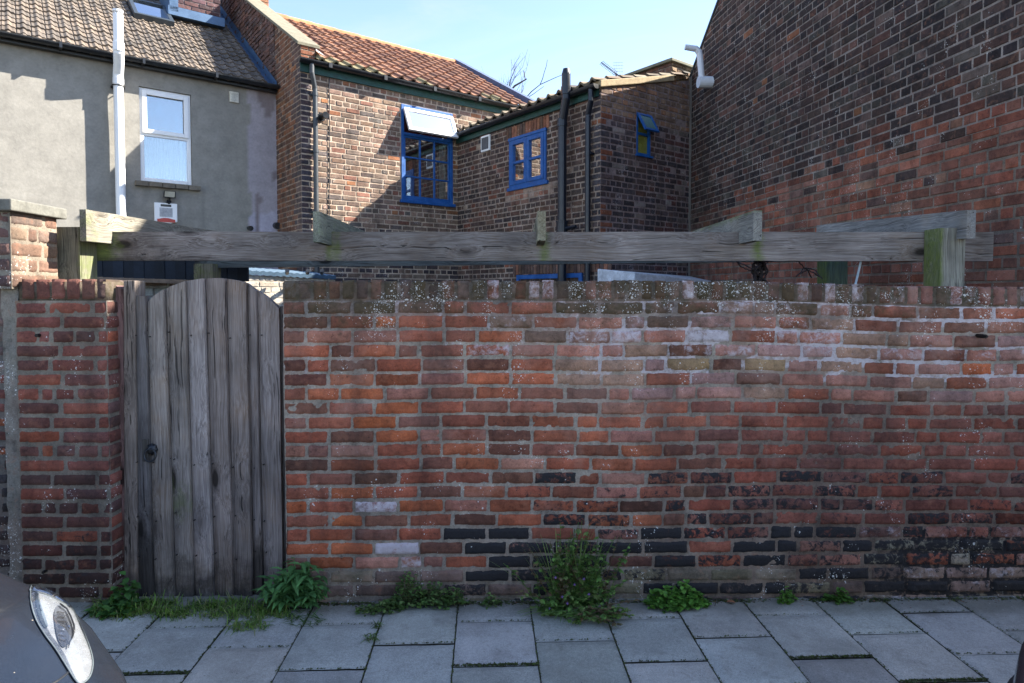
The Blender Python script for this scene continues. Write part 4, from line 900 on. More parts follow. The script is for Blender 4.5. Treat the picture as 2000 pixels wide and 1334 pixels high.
mb = MB(); mb.grid(lambda a, b: (iu1-.12+.13*a, .10+.02*math.sin(a*9), iz0+(iz1-iz0)*b), 16, 2, cc=(.5, .5, .5)); mb.build('curtain', plain('cream_curtain', (.62, .6, .5), .9), bw)
# open top hung light
ang = rad(25); hz = z1-.06; hh = hz-ztr+.03; cA, sA = cos(ang), sin(ang)
def sw(u, s, n): return (u, -.03-s*sA-n*cA, hz-s*cA+n*sA*1.0)
mb = MB()
def swbox(mb, ua, ub, sa, sb, na, nb): mb.hexa([sw(ua, sb, na), sw(ub, sb, na), sw(ub, sb, nb), sw(ua, sb, nb), sw(ua, sa, na), sw(ub, sa, na), sw(ub, sa, nb), sw(ua, sa, nb)])
su0, su1 = u0+.03, u1-.02
for q in ((su0, su0+.055, 0, hh), (su1-.055, su1, 0, hh), (su0+.055, su1-.055, 0, .055), (su0+.055, su1-.055, hh-.06, hh)): swbox(mb, *q, -.02, .02)
sash = mb.build('open_sash', M_white, bw, bevel=.004); sash['label'] = 'white top hung light propped open'
mb = MB(); swbox(mb, su0+.05, su1-.05, .05, hh-.05, -.003, .003); mb.build('sash_pane', glass_mat('sash_glass', refl=.22), bw)
mb = MB(); mb.tube([(su0+.3, .0, ztr+.02), (su0+.34, -.2, hz-hh*cA+.03)], .006, 6); mb.tube([(su0+.5, .0, ztr+.02), (su0+.45, -.2, hz-hh*cA+.03)], .005, 6); mb.build('stay', M_grey, bw)

# ================= low wing
VF = -3.255
wg, off = hthing('rear_wing', 'low dark brick wing with two black pipes, one blue cottage window and a stone verge', 'building', UI, VF)
a, b = fu(996, 273, UI), fu(1068, 251, UI); c_, d_ = fu(998, 373, UI), fu(1069, 350, UI)
ww = (min(a[1], b[1]), max(a[1], b[1]), (c_[2]+d_[2])/2, (a[2]+b[2])/2)      # v range, z range
mb = MB(); WZ = (fu(1100, 205, UI)[2]+fu(960, 250, UI)[2])/2
WZ = fu(1160, 178, UI)[2]-.02
wp = [((.095, .065, .055), 3), ((.075, .055, .05), 3), ((.13, .08, .06), 2), ((.06, .05, .05), 2), ((.22, .08, .05), .6), ((.16, .09, .07), 1.4), ((.34, .26, .2), .2)]
def wcol(s, z, r, row):
    v = -s
    if abs(v-VF) < .13: return np.array((.055, .05, .058))*r.uniform(.7, 1.4) if r.random() > .15 else np.array((.25, .09, .045))
    if ww[0]-.1 < v < ww[1]+.1 and ww[2]-.20 < z < ww[2]-.03: return np.array(r.choice([(.36, .22, .16), (.38, .28, .22), (.28, .12, .08)]))
    return pick(r, wp)
brickwall(mb, lambda s, z, d: (UI-d, -s, z), 0, -VF, -.1, WZ, wcol, style='mixed', gap=.013, prot=.006, mortar=(.33, .26, .21), holes=[(-ww[1], -ww[0], ww[2], ww[3])], maskf=lambda x, z, r, row: (.15 if r.random() < .15 else 0, .12, 0), rnd=random.Random(18), bl=.215)
# soldier arch over the window, built proud
r = random.Random(8); x = ww[0]-.06
while x < ww[1]+.05:
    cc = pick(r, [((.28, .12, .07), 2), ((.16, .09, .06), 2), ((.12, .08, .065), 1)]); mb.box(UI-.0145, UI-.002, x+.005, x+.058, ww[3]+.004, ww[3]+.17, cc); x += .064
fvw = lambda px, py: fv(px, py, VF)
e0, e1 = fvw(1242, 216), fvw(1271, 307); nwn = (fvw(1243, 250)[0], fvw(1270, 260)[0], fvw(1256, 304)[2], fvw(1256, 221)[2])
WS = .25; EW0 = fvw(1172, 166)[2]; WR = 1.92
FT = lambda u: EW0-.03+(u-UI)*WS
fp = [((.050, .045, .055), 4), ((.065, .052, .06), 3), ((.085, .06, .06), 2), ((.11, .055, .05), 1.2), ((.19, .17, .16), .5), ((.035, .035, .045), 2)]
def fcol(s, z, r, row):
    if z > 3.85: return np.array(r.choice([(.24, .16, .11), (.28, .15, .09), (.17, .12, .09)]))*r.uniform(.8, 1.2)
    if s > UI+1.0 and r.random() < .4: return np.array(r.choice([(.09, .04, .04), (.05, .04, .045), (.14, .12, .11)]))
    if s < UI+.12 and r.random() < .2: return np.array((.2, .07, .04))
    return pick(r, fp)
brickwall(mb, lambda s, z, d: (s, VF-d, z), UI, UI+WR, -.1, 5.2, fcol, style='english', gap=.014, prot=.007, mortar=(.24, .19, .19), holes=[nwn], top=FT, maskf=lambda x, z, r, row: (.1, .2, 0), rnd=random.Random(19), bl=.215, skip=.012)
mb.box(UI+.25, UI+WR, VF+.25, -.02, -.1, 4.0, (.1, .08, .07))
for uu in (nwn[0], nwn[1]): mb.add([(uu, VF, nwn[2]), (uu, VF+.2, nwn[2]), (uu, VF+.2, nwn[3]), (uu, VF, nwn[3])], [(0, 1, 2, 3)], (.1, .08, .08))
mb.build('wall', M_brickfar, wg, off=off)
# roof of dark pantiles rising to the right
wr = math.atan(WS); mb = MB(); 
dk = lambda r, u, s: np.array(r.choice([(.10, .075, .05), (.07, .06, .05), (.13, .09, .06), (.16, .13, .09)]))*r.uniform(.8, 1.2)
tiles(mb, (UI-.09, VF-.01, WZ+.09), (0, 1, 0), (cos(wr), 0, sin(wr)), -VF+.02, 1.95, .205, .26, .042, dk, .026, 12, pant, 8)
mb.add([(UI, VF+.02, WZ+.06), (UI, 0, WZ+.06), (UI+1.9, 0, WZ+.06+1.9*WS), (UI+1.9, VF+.02, WZ+.06+1.9*WS)], [(0, 1, 2, 3)], (.05, .04, .03))
mb.build('roof', M_tile, wg, off=off)
mb = MB(); mb.hexa([(UI-.04, VF-.035, EW0-.035), (UI+1.38, VF-.035, EW0-.035+1.42*WS), (UI+1.38, VF+.12, EW0-.035+1.42*WS), (UI-.04, VF+.12, EW0-.035), (UI-.04, VF-.035, EW0+.05), (UI+1.38, VF-.035, EW0+.05+1.42*WS), (UI+1.38, VF+.12, EW0+.05+1.42*WS), (UI-.04, VF+.12, EW0+.05)], lin(160, 142, 112))
mb.build('verge_stone', M_stone, wg, bevel=.01, off=off)
mb = MB(); mb.box(UI-.036, UI-.012, VF+.02, .0, WZ-.07, WZ+.08); mb.build('fascia', M_green, wg, off=off)
mb = MB(); gutter(mb, (UI-.095, VF-.02, WZ+.055), (UI-.095, .0, WZ+.055), .055); mb.build('gutter', M_black, wg, off=off)
# white weathered flashing where the wing roof meets the house
mb = MB(); mb.grid(lambda a, b: (UI-.06+.75*a, -.02-.24*b, WZ+.15+.75*a*WS-.02*b+.03*math.sin(a*30+b*4)), 30, 4); mb.build('flashing', plain('white_flashing', (.62, .62, .6), .6, var=.3, sc=14), wg, smooth=True, off=off)
# soil pipe and downpipe on the left face
def hpipe(nm, px, pytop, rad_, so, bend, lab=None):
    p = fu(px[1], 350, UI-so); v = p[1]; mb = MB(); 
    if bend:
        vt = fu(px[0], 160, UI-so)[1]; zt_ = fu(px[0], pytop, UI-so)[2]; zb = fu(1098, 240, UI-so)[2]; zk = fu(1103, 195, UI-so)[2]
        mb.tube([(UI-so, v, -.1), (UI-so, v, zb), (UI-so-.02, vt, zk), (UI-so-.02, vt, zt_-.08)], rad_, 16); mb.tube([(UI-so-.02, vt, zt_-.09), (UI-so-.02, vt, zt_-.02)], [rad_*1.02, rad_*.7], 16, c=(.5, .5, .5))
        for zz in (zb-.05, zk+.05): mb.tube([(UI-so-(.02 if zz > zk else 0), vt if zz > zk else v, zz), (UI-so-(.02 if zz > zk else 0), vt if zz > zk else v, zz+.10)], rad_+.009, 16)
        zj = fu(1098, 445, UI-so)[2]; mb.tube([(UI-so, v, zj-.16), (UI-so, v, zj+.09)], rad_+.02, 16); mb.tube([(UI-so, v, zj-.02), (UI-so, v-.26, zj+.0)], .022, 8)
        mb.tube([(UI-so, v, zj+.075), (UI-so, v, zj+.09)], rad_+.026, 16)
    else:
        vt = fu(1157, 190, UI-so)[1]; zt_ = WZ+.03; z2 = fu(1152, 205, UI-so)[2]
        mb.tube([(UI-.095, vt, zt_), (UI-.095, vt, z2+.04), (UI-so, v, z2-.12), (UI-so, v, -.1)], rad_, 14)
        for zz in (3.35, 2.3): mb.tube([(UI-so, v, zz), (UI-so, v, zz+.05)], rad_+.006, 14); mb.box(UI-so, UI, v-.05, v+.05, zz+.01, zz+.035)
    return mb.build(nm, plain('blue_black_plastic', (.006, .011, .022), .35, var=.2), wg, smooth=False, off=off, label=lab)
hpipe('soil_pipe', (1108, 1098), 132, .057, .13, True); hpipe('downpipe', (1157, 1148), 0, .036, .07, False)
# vent grille
p0, p1 = fu(942, 296, UI), fu(959, 266, UI); mb = MB(); va, vb = sorted((p0[1], p1[1])); mb.box(UI-.03, UI+.0, va, vb, p0[2]-.02, p1[2]+.03); vg = mb.build('vent_cover', M_white, wg, bevel=.005, off=off)
mb = MB(); mb.box(UI-.034, UI-.028, va+.025, vb-.025, p0[2]+.01, p1[2]); mb.build('grille', plain('grey_mesh', (.1, .1, .11), .8), vg)
# cottage window: real frame in the wing side
v0, v1, z0, z1 = ww; mb = MB()
def rbx(mb, a0, a1, b0, b1, w, x0, x1):
    mb.box(x0, x1, a0, a0+w, b0, b1); mb.box(x0, x1, a1-w, a1, b0, b1); mb.box(x0, x1, a0+w, a1-w, b0, b0+w); mb.box(x0, x1, a0+w, a1-w, b1-w, b1)
rbx(mb, v0, v1, z0, z1, .05, UI-.02, UI+.07); mb.box(UI-.03, UI+.05, v0-.04, v1+.04, z0-.035, z0+.01); mb.box(UI-.03, UI+.02, v0-.01, v1+.01, z1-.03, z1+.01)
cw = mb.build('window', M_blue, wg, bevel=.003, off=off); cw['label'] = 'blue wooden cottage window of four panes'
vm = (v0+v1)/2
for (a_, b_) in ((v0+.045, vm-.003), (vm+.003, v1-.045)):
    mb = MB(); rbx(mb, a_, b_, z0+.045, z1-.045, .055, UI-.03, UI+.03); mb.box(UI-.026, UI+.03, a_+.055, b_-.055, (z0+z1)/2-.018, (z0+z1)/2+.018); mb.build('sash', M_blue, cw, bevel=.003)
mb = MB(); mb.box(UI+.0, UI+.004, v0+.05, v1-.05, z0+.05, z1-.05); mb.build('pane', glass_mat('cottage_glass', refl=.45), cw)
mb = MB(); mb.grid(lambda a, b: (UI+.10+.02*math.sin(a*30), v0+.02+(v1-v0-.04)*a, z0+.02+(z1-z0-.04)*b), 60, 2); mb.build('curtain', plain('pink_net', (.38, .3, .3), .9), cw, smooth=True)
# narrow toilet window, top light open
u0, u1, z0, z1 = nwn; mb = MB(); ringbox(mb, u0, u1, z0, z1, .028, -.0+VF-.005, VF+.06); zm = fvw(1256, 262)[2]; mb.box(u0+.02, u1-.02, VF, VF+.05, zm-.015, zm+.015); mb.box(u0-.02, u1+.03, VF-.03, VF+.03, z0-.02, z0+.005)
nwi = mb.build('window', M_blue, wg, off=off); nwi['label'] = 'narrow blue window with its top light open'
mb = MB(); mb.box(u0+.02, u1-.02, VF+.03, VF+.034, z0+.02, z1-.02, lin(130, 140, 40)); mb.build('pane', plain('yellow_green_obscured_glass', (.20, .21, .045), .25), nwi)
mb = MB(); A2 = rad(30); hh = z1-zm
def s2(u, s, n): return (u, VF-.012-s*sin(A2)-n*cos(A2), z1-.02-s*cos(A2)+n*sin(A2))
for (ua, ub, sa, sb) in ((u0, u0+.03, 0, hh), (u1-.03, u1, 0, hh), (u0+.03, u1-.03, 0, .03), (u0+.03, u1-.03, hh-.03, hh)):
    mb.hexa([s2(ua, sb, -.012), s2(ub, sb, -.012), s2(ub, sb, .012), s2(ua, sb, .012), s2(ua, sa, -.012), s2(ub, sa, -.012), s2(ub, sa, .012), s2(ua, sa, .012)])
mb.build('open_sash', M_blue, nwi)
mb = MB(); mb.hexa([s2(u0+.02, hh-.02, -.003), s2(u1-.02, hh-.02, -.003), s2(u1-.02, hh-.02, .003), s2(u0+.02, hh-.02, .003), s2(u0+.02, .02, -.003), s2(u1-.02, .02, -.003), s2(u1-.02, .02, .003), s2(u0+.02, .02, .003)]); mb.build('sash_pane', plain('frosted_pane', (.10, .2, .2), .2), nwi)
# parapet block with a stone cap behind the verge
q0 = fv(1312, 150, VF+.25); mb = MB(); bu1 = q0[0]
e = fv(1250, 140, VF+.9)
bz1 = fv(1312, 122, VF+.05)[2]; bu0 = fv(1312, 122, VF+.05)[0]
brickwall(mb, lambda s, z, d: (s, VF+.05-d, z), bu0, bu0+.62, 4.3, bz1, lambda x, z, r, row: pick(r, [((.28, .2, .12), 2), ((.2, .14, .09), 2), ((.24, .15, .1), 1)]), style='stretch', mortar=(.36, .3, .22), jit=.008, prot=.012)
brickwall(mb, lambda s, z, d: (bu0-d, VF+.05+s, z), 0, .95, 4.3, bz1, lambda x, z, r, row: pick(r, [((.16, .09, .07), 2), ((.12, .07, .06), 2)]), style='stretch', mortar=(.2, .16, .13))
mb.box(bu0+.003, bu0+.62, VF+.054, VF+1.0, 4.0, bz1, (.2, .14, .1)); mb.build('chimney', M_brickfar, wg, off=off)
mb = MB(); mb.box(bu0-.06, bu0+.66, VF-.0, VF+1.05, bz1+.002, bz1+.045, lin(120, 118, 100)); mb.build('cap_stone', M_stone, wg, bevel=.008, off=off)
# white painted plinth / lean-to top seen below the beam
lw, offl = hthing('white_lean_to', 'low white painted lean-to top just above the garden wall', 'lean-to', UI+.05, VF-.65)
mb = MB(); z_a = onplane(1165, 530, H(0, VF-.6, 0), VV)[2]; mb.hexa([(UI-.06, VF-.62, -.05), (UI+1.72, VF-.62, -.05), (UI+1.72, VF-.012, -.05), (UI-.06, VF-.012, -.05), (UI-.06, VF-.62, z_a), (UI+1.72, VF-.62, z_a-.10), (UI+1.72, VF-.012, z_a+.0), (UI-.06, VF-.012, z_a+.06)], (.6, .63, .68))
mb.build('body', M_stone, lw, bevel=.01, off=offl)
# blue ground floor window top peeking over the wall
a, b = fu(1012, 546, UI), fu(1140, 536, UI); mb = MB(); va, vb = sorted((a[1], b[1])); rbx(mb, va, vb, 1.0, b[2]+.02, .06, UI-.035, UI-.008)
gwi = mb.build('window', M_blue, wg, off=off); gwi['label'] = 'top rail of a blue ground floor window'
r = random.Random(10); mb = MB(); x = va-.5
while x < vb+.1: mb.box(UI-.0155, UI-.002, x+.004, x+.062, b[2]+.03, b[2]+.24, pick(r, [((.2, .12, .09), 2), ((.14, .09, .075), 2), ((.26, .12, .08), 1)])); x += .068
mb.build('arch', M_brickfar, wg, off=off)

# ================= tall building on the right
WP = np.array([2.51, 9.1, 0]); WD = np.array([.1415, -.99, 0]); WD /= np.linalg.norm(WD); WN = np.array([-WD[1], WD[0], 0])*-1
if WN[0] > 0: WN = -WN
tb = thing('tall_brick_building', 'tall windowless brick gable wall filling the right side, sooty above and red below', 'building', tuple(WP)); off = tuple(WP)
def wm(s, z, d): return tuple(WP+WD*s+WN*d+np.array([0, 0, z]))
LW = 5.75; apex = 3.1
zA = onplane(1353, 150, WP, WN)[2]; pB = onplane(1405, 2, WP, WN); sB = np.dot(pB-WP, WD); slp = (pB[2]-zA)/sB
TT = lambda s: zA+slp*s if s < apex else zA+slp*apex-(s-apex)*slp
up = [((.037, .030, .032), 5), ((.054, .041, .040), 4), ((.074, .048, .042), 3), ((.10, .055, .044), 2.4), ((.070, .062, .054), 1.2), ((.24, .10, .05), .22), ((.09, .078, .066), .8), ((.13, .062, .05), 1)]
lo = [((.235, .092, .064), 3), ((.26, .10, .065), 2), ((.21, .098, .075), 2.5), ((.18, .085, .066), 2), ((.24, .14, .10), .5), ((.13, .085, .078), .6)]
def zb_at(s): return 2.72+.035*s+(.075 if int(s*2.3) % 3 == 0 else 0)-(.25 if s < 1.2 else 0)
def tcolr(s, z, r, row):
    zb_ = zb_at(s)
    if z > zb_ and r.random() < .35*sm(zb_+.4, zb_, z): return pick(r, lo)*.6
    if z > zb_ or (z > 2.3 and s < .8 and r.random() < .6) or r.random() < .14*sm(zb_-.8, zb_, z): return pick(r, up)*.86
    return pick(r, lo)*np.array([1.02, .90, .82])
mb = MB()
def wmort(x, y, z): s = np.dot(np.array([x, y, 0])-WP*np.array([1, 1, 0]), WD); return (0, 0, 0)
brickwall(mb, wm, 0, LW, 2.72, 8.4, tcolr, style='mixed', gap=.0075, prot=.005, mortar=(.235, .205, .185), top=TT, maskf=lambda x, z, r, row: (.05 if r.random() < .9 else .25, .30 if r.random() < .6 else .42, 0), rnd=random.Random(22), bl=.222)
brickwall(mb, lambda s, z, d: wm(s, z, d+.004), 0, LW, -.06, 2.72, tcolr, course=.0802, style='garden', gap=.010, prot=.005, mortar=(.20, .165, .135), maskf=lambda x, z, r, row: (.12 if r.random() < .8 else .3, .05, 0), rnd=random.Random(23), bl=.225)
mb.build('wall', M_brickfar, tb, off=off)
mb = MB(); B0 = WP+WD*0; E = np.array([11, 0, 0.]); I = -WN*-1; inn = np.array([1, .016, 0.])
p0 = WP+inn*.02; p1 = WP+WD*LW+inn*.02; pa = WP+WD*apex+inn*.02; z_ = lambda z: np.array([0, 0, z])
pts = [p0+z_(-.1), p1+z_(-.1), p1+z_(TT(LW)-.01), pa+z_(TT(apex)-.01), p0+z_(TT(0)-.01)]
mb.prism(pts, inn*11, (.12, .07, .06)); mb.build('block', M_brickfar, tb, off=off)
mb = MB(); ov = -.03
for (sa, sb) in ((-.10, apex), (apex, LW+.1)):
    A_, B_ = WP+WD*sa+z_(TT(sa)), WP+WD*sb+z_(TT(sb)); A_ = A_+WN*.02; B_ = B_+WN*.02; w = inn*11.1
    mb.hexa([A_+z_(.01), B_+z_(.01), B_+w+z_(.01), A_+w+z_(.01), A_+z_(.04), B_+z_(.04), B_+w+z_(.04), A_+w+z_(.04)], lin(70, 78, 84))
mb.build('roof', M_tile, tb, off=off)
mb = MB()  # mortar fillet in the corner between the two walls
mb.grid(lambda a, b: tuple(np.array(wm(.0+.07*a+.008*mnoise.noise(Vector((b*20, 1, 1))), -.05+4.7*b, .030-.02*a+.006*mnoise.noise(Vector((a*3, b*30, 2)))))), 4, 60, cc=(.15, .135, .12)); mb.build('mortar_fillet', M_render, tb, off=off)
mb = MB(); bp = onplane(1381, 161, WP+WN*.06, WN); dd = WD
mb.tube([bp+inn*.08, bp+WN*.12], .075, 16); e1 = bp+WN*.10-dd*.02; w_ = onplane(1370, 158, bp+WN*.12, np.array([0, 1, 0]))
tp_ = onplane(1367, 100, bp+WN*.12, np.array([0, 1, 0])); en = onplane(1338, 92, bp+WN*.12, np.array([0, 1, 0]))
mb.tube([w_+z_(-.02), w_+z_(.05), tp_+z_(-.06), tp_+np.array([-.01, 0, -.015]), tp_+np.array([-.05, 0, .03]), en], [.04, .04, .04, .042, .04, .036], 12)
mb.build('flue_pipe', plain('pale_blue_white_plastic', (.62, .66, .72), .4, var=.08), tb, off=off)

# ================= aerial, tree
t = thing('tv_aerial', 'small dark television aerial above the tiles of the low wing', 'aerial', tuple(onY(1205, 150, 11.0))); off = tuple(onY(1205, 150, 11.0))
mb = MB(); a, b, c = onY(1174, 122, 11.2), onY(1203, 144, 10.8), onY(1206, 175, 10.8); mb.tube([a, b], .008, 6)
for k in range(11):
    p = a+(b-a)*(k+.5)/11; mb.tube([p+np.array([-.03, -.02, -.03])*1.2, p+np.array([.03, .02, .035])*1.2], .005, 5)
mb.tube([b, b+(b-a)*.35], .012, 6); mb.build('boom', M_black, t, off=off)
mb = MB(); mb.tube([b+np.array([0, 0, .01]), c], .014, 8); mb.build('mast', M_black, t, off=off)
mb = MB(); m0 = onY(1198, 122, 10.8); m1 = onY(1217, 146, 10.8)
for k in range(7): f = k/6; mb.tube([m0+(np.array([m1[0], m0[1], m0[2]])-m0)*f, np.array([m0[0]+(m1[0]-m0[0])*f, m0[1]+.05, m1[2]])], .0022, 4)
for k in range(5): f = k/4; mb.tube([np.array([m0[0], m0[1], m0[2]+(m1[2]-m0[2])*f]), np.array([m1[0], m0[1], m0[2]+(m1[2]-m0[2])*f])], .0022, 4)
mb.build('reflector', M_grey, t, off=off)
tr = thing('bare_tree', 'leafless tree whose thin branches show over the end of the pantile roof', 'tree', tuple(onY(995, 572, 19)*np.array([1, 1, 0]))); off = tuple(tr.location)
mb = MB(); r = random.Random(6); base = onY(1000, 230, 19)
mb.tube([np.array([base[0], 19, -.1]), np.array([base[0]+.1, 19, 3]), base], [.16, .12, .06], 10, c=(.1, .08, .07)); mb.build('trunk', M_soil, tr, off=off)
mb = MB()
def branch(p, d, L, rr, dep):
    pts = [p]; 
    for k in range(4): d = d+np.array([r.uniform(-.18, .18), r.uniform(-.18, .18), r.uniform(-.08, .14)]); d = d/np.linalg.norm(d); p = p+d*L/4; pts.append(p)
    mb.tube(pts, list(np.linspace(rr, rr*.45, 5)), 5, c=(.10, .08, .07))
    if dep:
        for _ in range(3): q = r.randint(2, 4); branch(pts[q], d+np.array([r.uniform(-.8, .8), r.uniform(-.4, .4), r.uniform(-.1, .6)]), L*r.uniform(.5, .8), rr*.5, dep-1)
b0 = onY(990, 195, 19)
for _k in range(5): branch(b0+np.array([r.uniform(-.5, .4), 0, -.5]), np.array([r.uniform(-.5, .6), 0, 1.]), r.uniform(.6, 1.1), .013, 2)
branch(b0-np.array([0, 0, .5]), np.array([-.1, 0, 1.]), 1.0, .022, 2); branch(b0-np.array([-.1, 0, .5]), np.array([.6, 0, .75]), 1.25, .026, 1)
mb.tube([onY(993, 183, 19), onY(1005, 168, 19), onY(1029, 154, 19)], [.035, .03, .018], 6, c=(.10, .08, .07)); mb.tube([onY(1026, 156, 19), onY(1023, 138, 19)], .015, 6, c=(.1, .08, .07))
mb.build('branches', M_soil, tr, off=off)

# ================= yard clutter between beam and wall
ob = thing('outbuilding', 'sunlit whitewashed brick outbuilding with blue-grey roof, glimpsed right of the gate top', 'outbuilding', tuple(H(-.6, -.9, 0)), HA); off = (-.6, -.9, 0)
VO = -.9; a = fv(478, 540, VO); b = fv(640, 545, VO)
OT = lambda s: fv(482, 537, VO)[2]+(s-a[0])*((fv(640, 546, VO)[2]-fv(482, 537, VO)[2])/(b[0]-a[0]))
mb = MB(); brickwall(mb, lambda s, z, d: (s, VO-d, z), a[0], b[0]+.1, -.05, 2.0, lambda x, z, r, row: np.array(r.choice([(.50, .45, .38), (.44, .38, .30), (.54, .50, .44)])), course=.07, style='mixed', mortar=(.40, .36, .30), top=OT, prot=.004)
mb.box(a[0]+.01, b[0]+.1, VO+.02, VO+1.2, -.05, OT(b[0])-.03, (.4, .36, .3)); mb.build('wall', M_brickfar, ob, off=off)
mb = MB(); n_ = 60
def orf(x, y): u = a[0]-.06+(b[0]-a[0]+.16)*x; return (u, VO-.03+1.3*y, OT(u)+.055+.006*math.sin(x*90)+.10*y)
mb.grid(orf, 90, 2, cc=lin(96, 120, 140)); mb.grid(lambda x, y: (orf(x, 0)[0], orf(x, 0)[1], orf(x, 0)[2]-.05*y), 90, 1, cc=lin(60, 84, 104)); mb.build('roof', M_stone, ob, off=off)
for px in (560, 600, 628):
    mb = MB(); c = fv(px, 530, VO-.17); mb.tube([(c[0], VO-.19, c[2]+.01), (c[0]+.02, VO-.12, c[2]-.02)], .025, 8); mb.build('bracket', M_black, ob, off=off)
df = thing('shed_fence', 'dark blue-black boarded shed side seen between the beam and the gate top', 'shed', (-2.4, 4.9, 0)); off = (-2.4, 4.9, 0)
SY = 4.95; x0, x1 = onY(180, 520, SY)[0], onY(470, 520, SY)[0]; mb = MB(); k = 0; x = x0
zl = lambda x: np.interp(x, [x0, x1], [onY(190, 541, SY)[2], onY(400, 550, SY)[2]])
while x < x1: mb.box(x, x+.078, SY+.004*(k % 2), SY+.03, zl(x), 2.02, lin(26, 36, 48)*random.uniform(.6, 1.4)); x += .08; k += 1
mb.build('boards', M_stone, df, off=off)
mb = MB(); mb.hexa([(x0, SY-.1, zl(x0)-.03), (x1, SY-.1, zl(x1)-.03), (x1, SY+.1, zl(x1)-.03), (x0, SY+.1, zl(x0)-.03), (x0, SY-.1, zl(x0)), (x1, SY-.1, zl(x1)), (x1, SY+.1, zl(x1)), (x0, SY+.1, zl(x0))], lin(120, 105, 92)); mb.build('ledge', M_stone, df, off=off)
mb = MB(); brickwall(mb, lambda s, z, d: (s, SY+.05-d, z), x0, x1, -.05, zl(x0)-.03, lambda x, z, r, row: np.array(r.choice([(.36, .40, .42), (.28, .33, .34), (.16, .13, .12)])), style='mixed', mortar=(.25, .26, .26)); mb.box(x0, x1, SY+.06, SY+.2, -.05, zl(x1)-.03, (.1, .1, .1)); mb.build('base_wall', M_brickfar, df, off=off)
cn = thing('garden_cane', 'thin pale garden cane leaning up from behind the wall', 'cane', tuple(onY(1671, 580, 3.9))); off = tuple(cn.location)
mb = MB(); mb.tube([onY(1665, 580, 3.9), onY(1684, 500, 3.9)], .0065, 8, c=lin(170, 190, 205)); mb.build('cane', M_stone, cn, off=off)
cb_ = thing('climber_stems', 'tangle of bare dark climber stems and wires hanging below the beam', 'climber', tuple(onY(1500, 560, 4.1))); off = tuple(cb_.location); mb = MB(); r = random.Random(3)
def wire(pts, rr=.004, nn=8):
    P = [onY(x, y, 4.1+r.uniform(-.08, .08)) for x, y in pts]; out = []
    for i in range(len(P)-1):
        for k in range(nn): t = k/nn; out.append(P[i]*(1-t)+P[i+1]*t+np.array([r.uniform(-1, 1), r.uniform(-1, 1), r.uniform(-1, 1)])*.004)
    mb.tube(out+[P[-1]], rr, 5, c=(.03, .025, .03))
for q in ([(1438, 510), (1448, 522), (1470, 530), (1480, 548)], [(1440, 510), (1470, 526), (1500, 512)], [(1555, 540), (1570, 524), (1590, 526), (1606, 545)], [(1575, 524), (1585, 542)], [(1560, 535), (1578, 527), (1600, 540)]): wire(q)
wire([(1500, 511), (1530, 508), (1560, 510), (1572, 526)]); wire([(1438, 510), (1470, 509), (1500, 511)])
for _ in range(16): wire([(1480+r.uniform(-8, 20), 508), (1480+r.uniform(-16, 22), 525+r.uniform(-8, 8)), (1470+r.uniform(-8, 30), 552)], r.uniform(.003, .009), 5)
mb.build('stems', M_soil, cb_, off=off)
# ------------------------------------------------------------------ plants
def leaf_mat():
    t = NT('leaf'); c = t.attr('Col').outputs['Color']; co = t.coord(); c = t.mix(1., c, t.gray(t.rng(t.noise(co, 25, 3), .3, .7, .7, 1.25)), 'MULTIPLY')
    t.fin(c, .55, spec=.35); tr = t.n('BsdfTranslucent'); t.lk(t.mix(.5, c, (.2, .3, .03)), tr.inputs[0]); mx = t.n('MixShader', _0=.25)
    t.lk(t.b.outputs[0], mx.inputs[1]); t.lk(tr.outputs[0], mx.inputs[2]); t.lk(mx.outputs[0], t.out.inputs[0]); return t.m
M_leaf = leaf_mat()
def leaf(mb, p, d, L, w, c, fold=.25, droop=.3, up=(0, 0, 1), kind='lance'):
    p, d = np.array(p, float), np.array(d, float); d /= np.linalg.norm(d)+1e-9; s = np.cross(d, up); s /= np.linalg.norm(s)+1e-9; n = np.cross(s, d)
    prof = {'lance': [(0, .08), (.25, .8), (.5, 1), (.75, .65), (1, 0)], 'blade': [(0, .8), (.3, 1), (.6, .8), (.85, .5), (1, 0)], 'round': [(0, .1), (.2, .85), (.5, 1.1), (.8, .85), (1, .1)]}[kind]
    V = []
    for t, ww in prof:
        q = p+d*L*t-np.array([0, 0, 1])*droop*L*t*t; V += [q-s*w*ww/2+n*fold*w*ww/2, q, q+s*w*ww/2+n*fold*w*ww/2]
    mb.add(V, [(i*3+e, i*3+e+1, i*3+e+4, i*3+e+3) for i in range(len(prof)-1) for e in (0, 1)], c)
def tuft(mb, ctr, n, R, hgt, r, w=.004, flat=.6, g=((.12, .22, .03), (.17, .29, .05), (.08, .16, .03), (.24, .26, .10))):
    for _ in range(n):
        a = r.uniform(0, 2*pi); q = np.array(ctr)+np.array([cos(a), sin(a)*.6, 0])*R*math.sqrt(r.random()); b = r.uniform(0, 2*pi); k = r.uniform(.15, flat)
        d = np.array([cos(b)*k, sin(b)*k, 1-.35*k]); leaf(mb, q, d, hgt*r.uniform(.5, 1.2), w*r.uniform(.7, 1.4), np.array(r.choice(g))*r.uniform(.7, 1.2), .1, r.uniform(.2, .9), kind='blade')
def plant(nm, label, cat, x, y, z, fn, group=None):
    t = thing(nm, label, cat, (x, y, z), 0, group); mb = MB(); st = MB(); fn(mb, st); mb.build('foliage', M_leaf, t, off=(x, y, z))
    if st.n > 60: st.build('stems', M_leaf, t, off=(x, y, z))
    return t
def gp(px, py): p = onplane(px, py, (0, 0, 0), np.array([0, 0, 1])); return p
r = random.Random(77)
